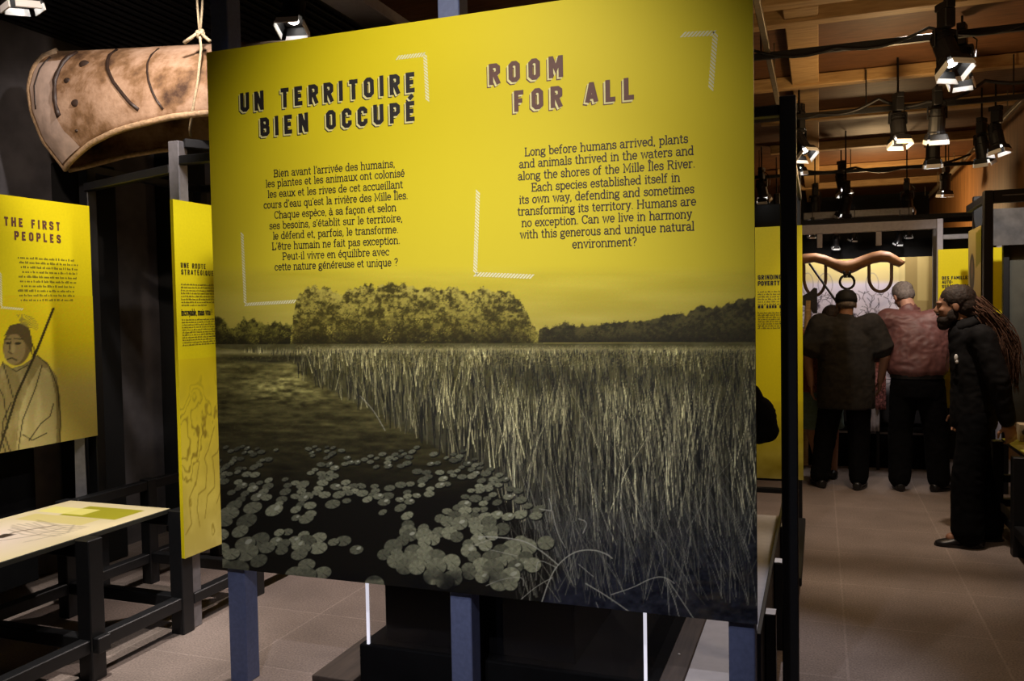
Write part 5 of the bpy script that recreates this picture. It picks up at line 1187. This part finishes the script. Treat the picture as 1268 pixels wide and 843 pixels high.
t, hc, Rm = person('person in a red-brown knit and grey-teal skirt, mostly hidden behind the black cap', (E0.x - .05, E0.y - .03, 0), 0, J, dict(skin=M['skin'], top=M['redwool'], bottom=M['teal']), spE)
hair_shell('hair', t, hc, Rm, M['hair_brown'], [((0, -.022, .035), (.086, .10, .088)), ((0, -.05, -.03), (.08, .06, .07))])

# 5 --- person behind the marsh panel; only the bag on the back shows
D0 = V3(-.52, 4.62, 0)
J = dict(pelvis=(0, 0, .92), chest=(0, .0, 1.28), neck=(0, .02, 1.46), head=(0, .05, 1.575), hrot=(-.1, 0, 0), shr=(.18, 0, 1.39), shl=(-.18, 0, 1.39), elr=(.22, .10, 1.12), ell=(-.22, .10, 1.12), wrr=(.14, .3, 1.05), wrl=(-.14, .3, 1.05), hdr=(-.3, .9, 0), hdl=(.3, .9, 0), pmr=(-1, 0, 0), pml=(1, 0, 0),
         hpr=(.09, 0, .86), hpl=(-.09, 0, .86), knr=(.10, .01, .48), knl=(-.10, .01, .48), anr=(.10, -.01, .085), anl=(-.10, -.01, .085))
spD = dict(torso=[(0, 0, .80, .18, .14), (0, 0, .95, .18, .14), (0, 0, 1.2, .195, .145), (0, 0, 1.36, .18, .12), (0, .01, 1.44, .10, .085)], sleeve=1, sr=(.088, .075, .05), top='jacket', trouser=dict(rows=[(0, 0, .78, .165, .13), (0, 0, .96, .165, .13)], r=(.105, .085, .075)))
bag = MB(); bc = at(945, 520, Y=5.2)
t, hc, Rm = person('person in black behind the large marsh panel, with only the bag and hip showing', (bc.x - .40, 5.24, 0), pi / 2 - .15, J, dict(skin=M['skin'], top=M['jacket'], bottom=M['trouser']), spD)
hair_shell('hair', t, hc, Rm, M['hair_brown'], [((0, -.022, .035), (.086, .10, .088))])
bag.ell(bc + V3(-.03, 0, .00), (.11, .08, .145), None, 16, 10); bag.ell(bc + V3(.005, 0, -.05), (.085, .07, .085), None, 16, 10); bag.ell(bc + V3(-.06, 0, .10), (.065, .065, .11), None, 14, 9)
bo = thing('shoulder_bag', 'black slouchy shoulder bag peeking out past the right edge of the marsh panel', 'bag', bc)
remesh('bag_body', bag, M['trouser'], bo, .010, 4, world=True, wrinkle=.006, wscale=12)
sp_ = wm(t) @ V3(-.14, .02, 1.47)
obj('strap', MB().tube([bc + V3(-.06, -.02, .15), bc.lerp(sp_, .5) + V3(.03, -.10, .05), sp_ + V3(0, -.03, .02), sp_ + V3(-.05, .08, -.02), bc + V3(-.08, .06, .12)], .012, 6), M['trouser'], bo, smooth=True)

# ================================================================== lighting tracks and lamps
def track(label, a, b, m='black', w=.035, group='lighting tracks'):
    t = thing('lighting_track', label, 'track', a, 0, group); obj('rail', MB().bar(a, b, w, .04), M[m], t)
    d = Vector(b) - Vector(a); n = max(2, int(d.length / 1.8))
    for i in range(n + 1):
        p = Vector(a) + d * ((i + .3) / (n + .6)); obj('hanger', MB().bar(p + V3(0, 0, .02), (p.x, p.y, 3.50), .010), M[m], t)
    return t
def cable(label, pts, r=.009):
    P = [Vector(p) for p in pts]; Q = []
    for i in range(len(P) - 1):
        for k in range(6): q = k / 6; Q.append(P[i].lerp(P[i + 1], q) - V3(0, 0, .05 * sin(pi * q)))
    o = obj('cable', MB().tube(Q + [P[-1]], r, 6), M['black'], smooth=True); tag(o, label, 'cable', 'lamp cables'); return o
track('black lighting track crossing the ceiling, the nearest one, with the twin lamp cluster', (-2.4, 5.60, 3.17), (1.72, 5.60, 3.17))
track('black lighting track crossing the ceiling in the middle, with the two big hanging lamps', (-1.0, 7.50, 3.17), (1.72, 7.50, 3.17))
track('black lighting track crossing the ceiling farthest away, with the small aisle lamp', (-1.0, 10.85, 3.17), (1.70, 10.85, 3.17))
track('beige metal track running along the aisle ceiling, beside the large marsh panel', (-.30, 2.6, 3.20), (-.30, 12.0, 3.20), 'tan_steel')
track('brown metal track running along the top of the right timber wall', (1.56, 3.2, 3.28), (1.64, 16.0, 3.28), 'tan_steel')
ct_ = at(440, 12, Z=3.1); tray = obj('cable_tray', MB().b2((ct_.x - .09, 2.2, 3.1), (ct_.x + .09, 7.1, 3.16), .004), M['greylilac']); tag(tray, 'pale grey cable tray on the ceiling above the middle of the marsh panel', 'tray')
cable('black cable sagging along the nearest ceiling track', [(-.4, 5.52, 3.20), (.1, 5.52, 3.15), (.6, 5.5, 3.20), (1.1, 5.5, 3.16), (1.7, 5.52, 3.28)])
cable('black cable sagging along the middle ceiling track', [(-.3, 7.42, 3.22), (0, 7.42, 3.16), (.45, 7.42, 3.24), (.8, 7.42, 3.18), (1.2, 7.42, 3.30), (1.7, 7.42, 3.32)], .014)
cable('black cable sagging along the farthest ceiling track', [(-.3, 10.78, 3.24), (.4, 10.78, 3.20), (.9, 10.78, 3.16), (1.6, 10.78, 3.26)], .014)

def make_lamp():
    t = thing('spotlight', 'x', 'spotlight', (0, 0, 0))
    obj('track_adapter', MB().b2((-.03, -.06, -.045), (.03, .06, 0), .004), M['black'], t, False)
    obj('driver_box', MB().b2((-.035, -.055, -.16), (.035, .035, -.045), .006), M['black'], t, False)
    yk = MB()
    yk.bar((-.075, 0, -.175), (.075, 0, -.175), .012, .03); yk.bar((-.075, 0, -.17), (-.075, 0, -.27), .01, .03); yk.bar((.075, 0, -.17), (.075, 0, -.27), .01, .03)
    obj('yoke', yk, M['black'], t, False)
    can = MB(); can.stack([(0, 0, .10, .035, .035), (0, 0, .09, .055, .055), (0, 0, .03, .060, .060), (0, 0, .02, .066, .066), (0, 0, -.10, .068, .068), (0, 0, -.115, .074, .074), (0, 0, -.13, .074, .074)], 18)
    for z in (.045, .06, .075): can.stack([(0, 0, z, .066, .066), (0, 0, z + .006, .066, .066)], 18)
    c = obj('lamp_can', can, M['black'], t, False); c.location = (0, 0, -.27)
    ln = MB(); ln.stack([(0, 0, -.136, .034, .034), (0, 0, -.131, .034, .034)], 16); obj('lens', ln, M['lamp'], c, False)
    for a in range(4):
        Rz = Matrix.Rotation(a * pi / 2, 3, 'Z'); w0, w1 = (.060, .072) if a % 2 == 0 else (.056, .066)
        def flap(f0, f1, th):
            f = MB(); L_ = lambda q: (w0 + (w1 - w0) * q, .072 + (.024 * q if q < .6 else .0144 + .006 * (q - .6)), -.13 - .085 * q)
            (wa, ya, za), (wb, yb, zb_) = L_(f0), L_(f1); q = [V3(-wa, ya, za), V3(wa, ya, za), V3(wb, yb, zb_), V3(-wb, yb, zb_)]
            f.loft([[Rz @ (p - V3(0, th * .5, 0)) for p in q], [Rz @ (p + V3(0, th, th * .5)) for p in q]]); return f
        d_ = obj('barn_door', flap(0, .56, .004), M['black'], c, False); obj('door_lip', flap(.565, 1.0, .005), M['flap'], d_, False)  # pale tips on black doors paint in the lamplight on their edges
    obj('cord', MB().tube([(.02, .03, -.05), (.09, .07, -.12), (.08, .08, -.24), (.02, .05, -.22)], .005, 6), M['black'], t, False, True)
    return t
proto = make_lamp(); LN = [0]
def lamp(label, px, py, Z=None, Y=None, tilt=.5, yaw=0.0, sc_=1.0):
    """px, py: the lit mouth of the lamp; the track point sits above it"""
    p = at(px, py, Z=2.86) if Y is None else at(px, py, Y=Y)
    sc0 = sc_; sc_ = sc_ * .88
    o = proto if LN[0] == 0 else copy_tree(proto); LN[0] += 1
    mouth = Matrix.Rotation(yaw, 3, 'Z') @ (V3(0, 0, -.27) + Matrix.Rotation(tilt, 3, 'X') @ V3(0, 0, -.17))
    o.location = p - mouth * sc_; o.rotation_euler = (0, 0, yaw); o.scale = (sc_,) * 3
    for ch in o.children:
        if ch.name.startswith('lamp_can'): ch.rotation_euler = (tilt, 0, 0)
    o['label'] = label; o['group'] = 'ceiling spotlights'
    z0 = o.location.z; top_z = 2.42 if sc0 < .9 else (3.515 if o.location.x > -2.6 else 3.40)
    obj('drop_rod', MB().b2((-.008, -.008, -.02), (.008, .008, (top_z - z0) / sc_ + .002)), M['black'], o, False)
    return o
lamp('spotlight with black body, upper one of the twin cluster at top right', 1181, 84, tilt=-.5, yaw=.5)
lamp('spotlight with white doors, lower one of the twin cluster at top right', 1190, 100, Y=6.4, tilt=-.25, yaw=-.3)
lamp('spotlight hanging alone left of the pair, under the middle track', 1114, 176, tilt=-.2, yaw=.35)
lamp('spotlight upper of the hanging pair under the middle track', 1159, 172, tilt=.25, yaw=.1)
lamp('spotlight lower of the hanging pair, behind and under the other', 1155, 203, tilt=.1, yaw=.0)
lamp('spotlight on the right wall track, right one of two', 1237, 186, Y=8.4, tilt=-.2, yaw=.9)
lamp('spotlight on the right wall track, left one of two', 1219, 199, Y=8.7, tilt=.35, yaw=-.6)
lamp('spotlight small, at the far end of the right wall track', 1170, 240, Y=11.5, tilt=.1, yaw=.4)
lamp('spotlight hanging alone over the aisle under the farthest track', 1045, 238, Y=10.85, tilt=-.35, yaw=.6)
lamp('spotlight tilted down beside the top of the black aisle post', 998, 190, Y=7.6, tilt=-.6, yaw=.7)
lamp('spotlight partly behind the black aisle post, uppermost', 986, 160, Y=8.3, tilt=.2, yaw=.2)
lamp('spotlight small, lowest beside the black aisle post', 988, 212, Y=9.0, tilt=.1, yaw=-.4)
lamp('spotlight bright, between the marsh panel and the black aisle post', 946, 246, Y=10.8, tilt=.5, yaw=-.3)
lamp('spotlight small, just over the top edge of the yellow panel behind', 961, 277, Y=11.6, tilt=.2, yaw=.3)
lamp('spotlight tiny, leftmost in front of the black fascia', 1009, 268, Y=10.7, tilt=.1, yaw=.2)
lamp('spotlight tiny, in front of the black fascia under the thin grey beam', 1044, 267, Y=10.2, tilt=.4, yaw=.5)
lamp('spotlight tiny, right end of the thin grey beam', 1124, 262, Y=10.7, tilt=.5, yaw=-.2)
lamp('spotlight with long white doors above the top left of the marsh panel', 362, 32, Y=3.9, tilt=-.35, yaw=.25)
lamp('spotlight with white doors at the top left corner over the canoe', 27, 4, Y=3.1, tilt=.15, yaw=-.4)
for px, py, lab in ((1005, 292, 'left of the yoke'), (1035, 306, 'above the left half of the yoke'), (1056, 296, 'above the middle of the yoke'), (1125, 292, 'at the right over the yoke'), (1112, 301, 'lower right over the yoke')):
    lamp('spotlight tiny inside the dark showcase top, ' + lab, px, py, Y=9.45, tilt=.4, yaw=rng.random(), sc_=.5)
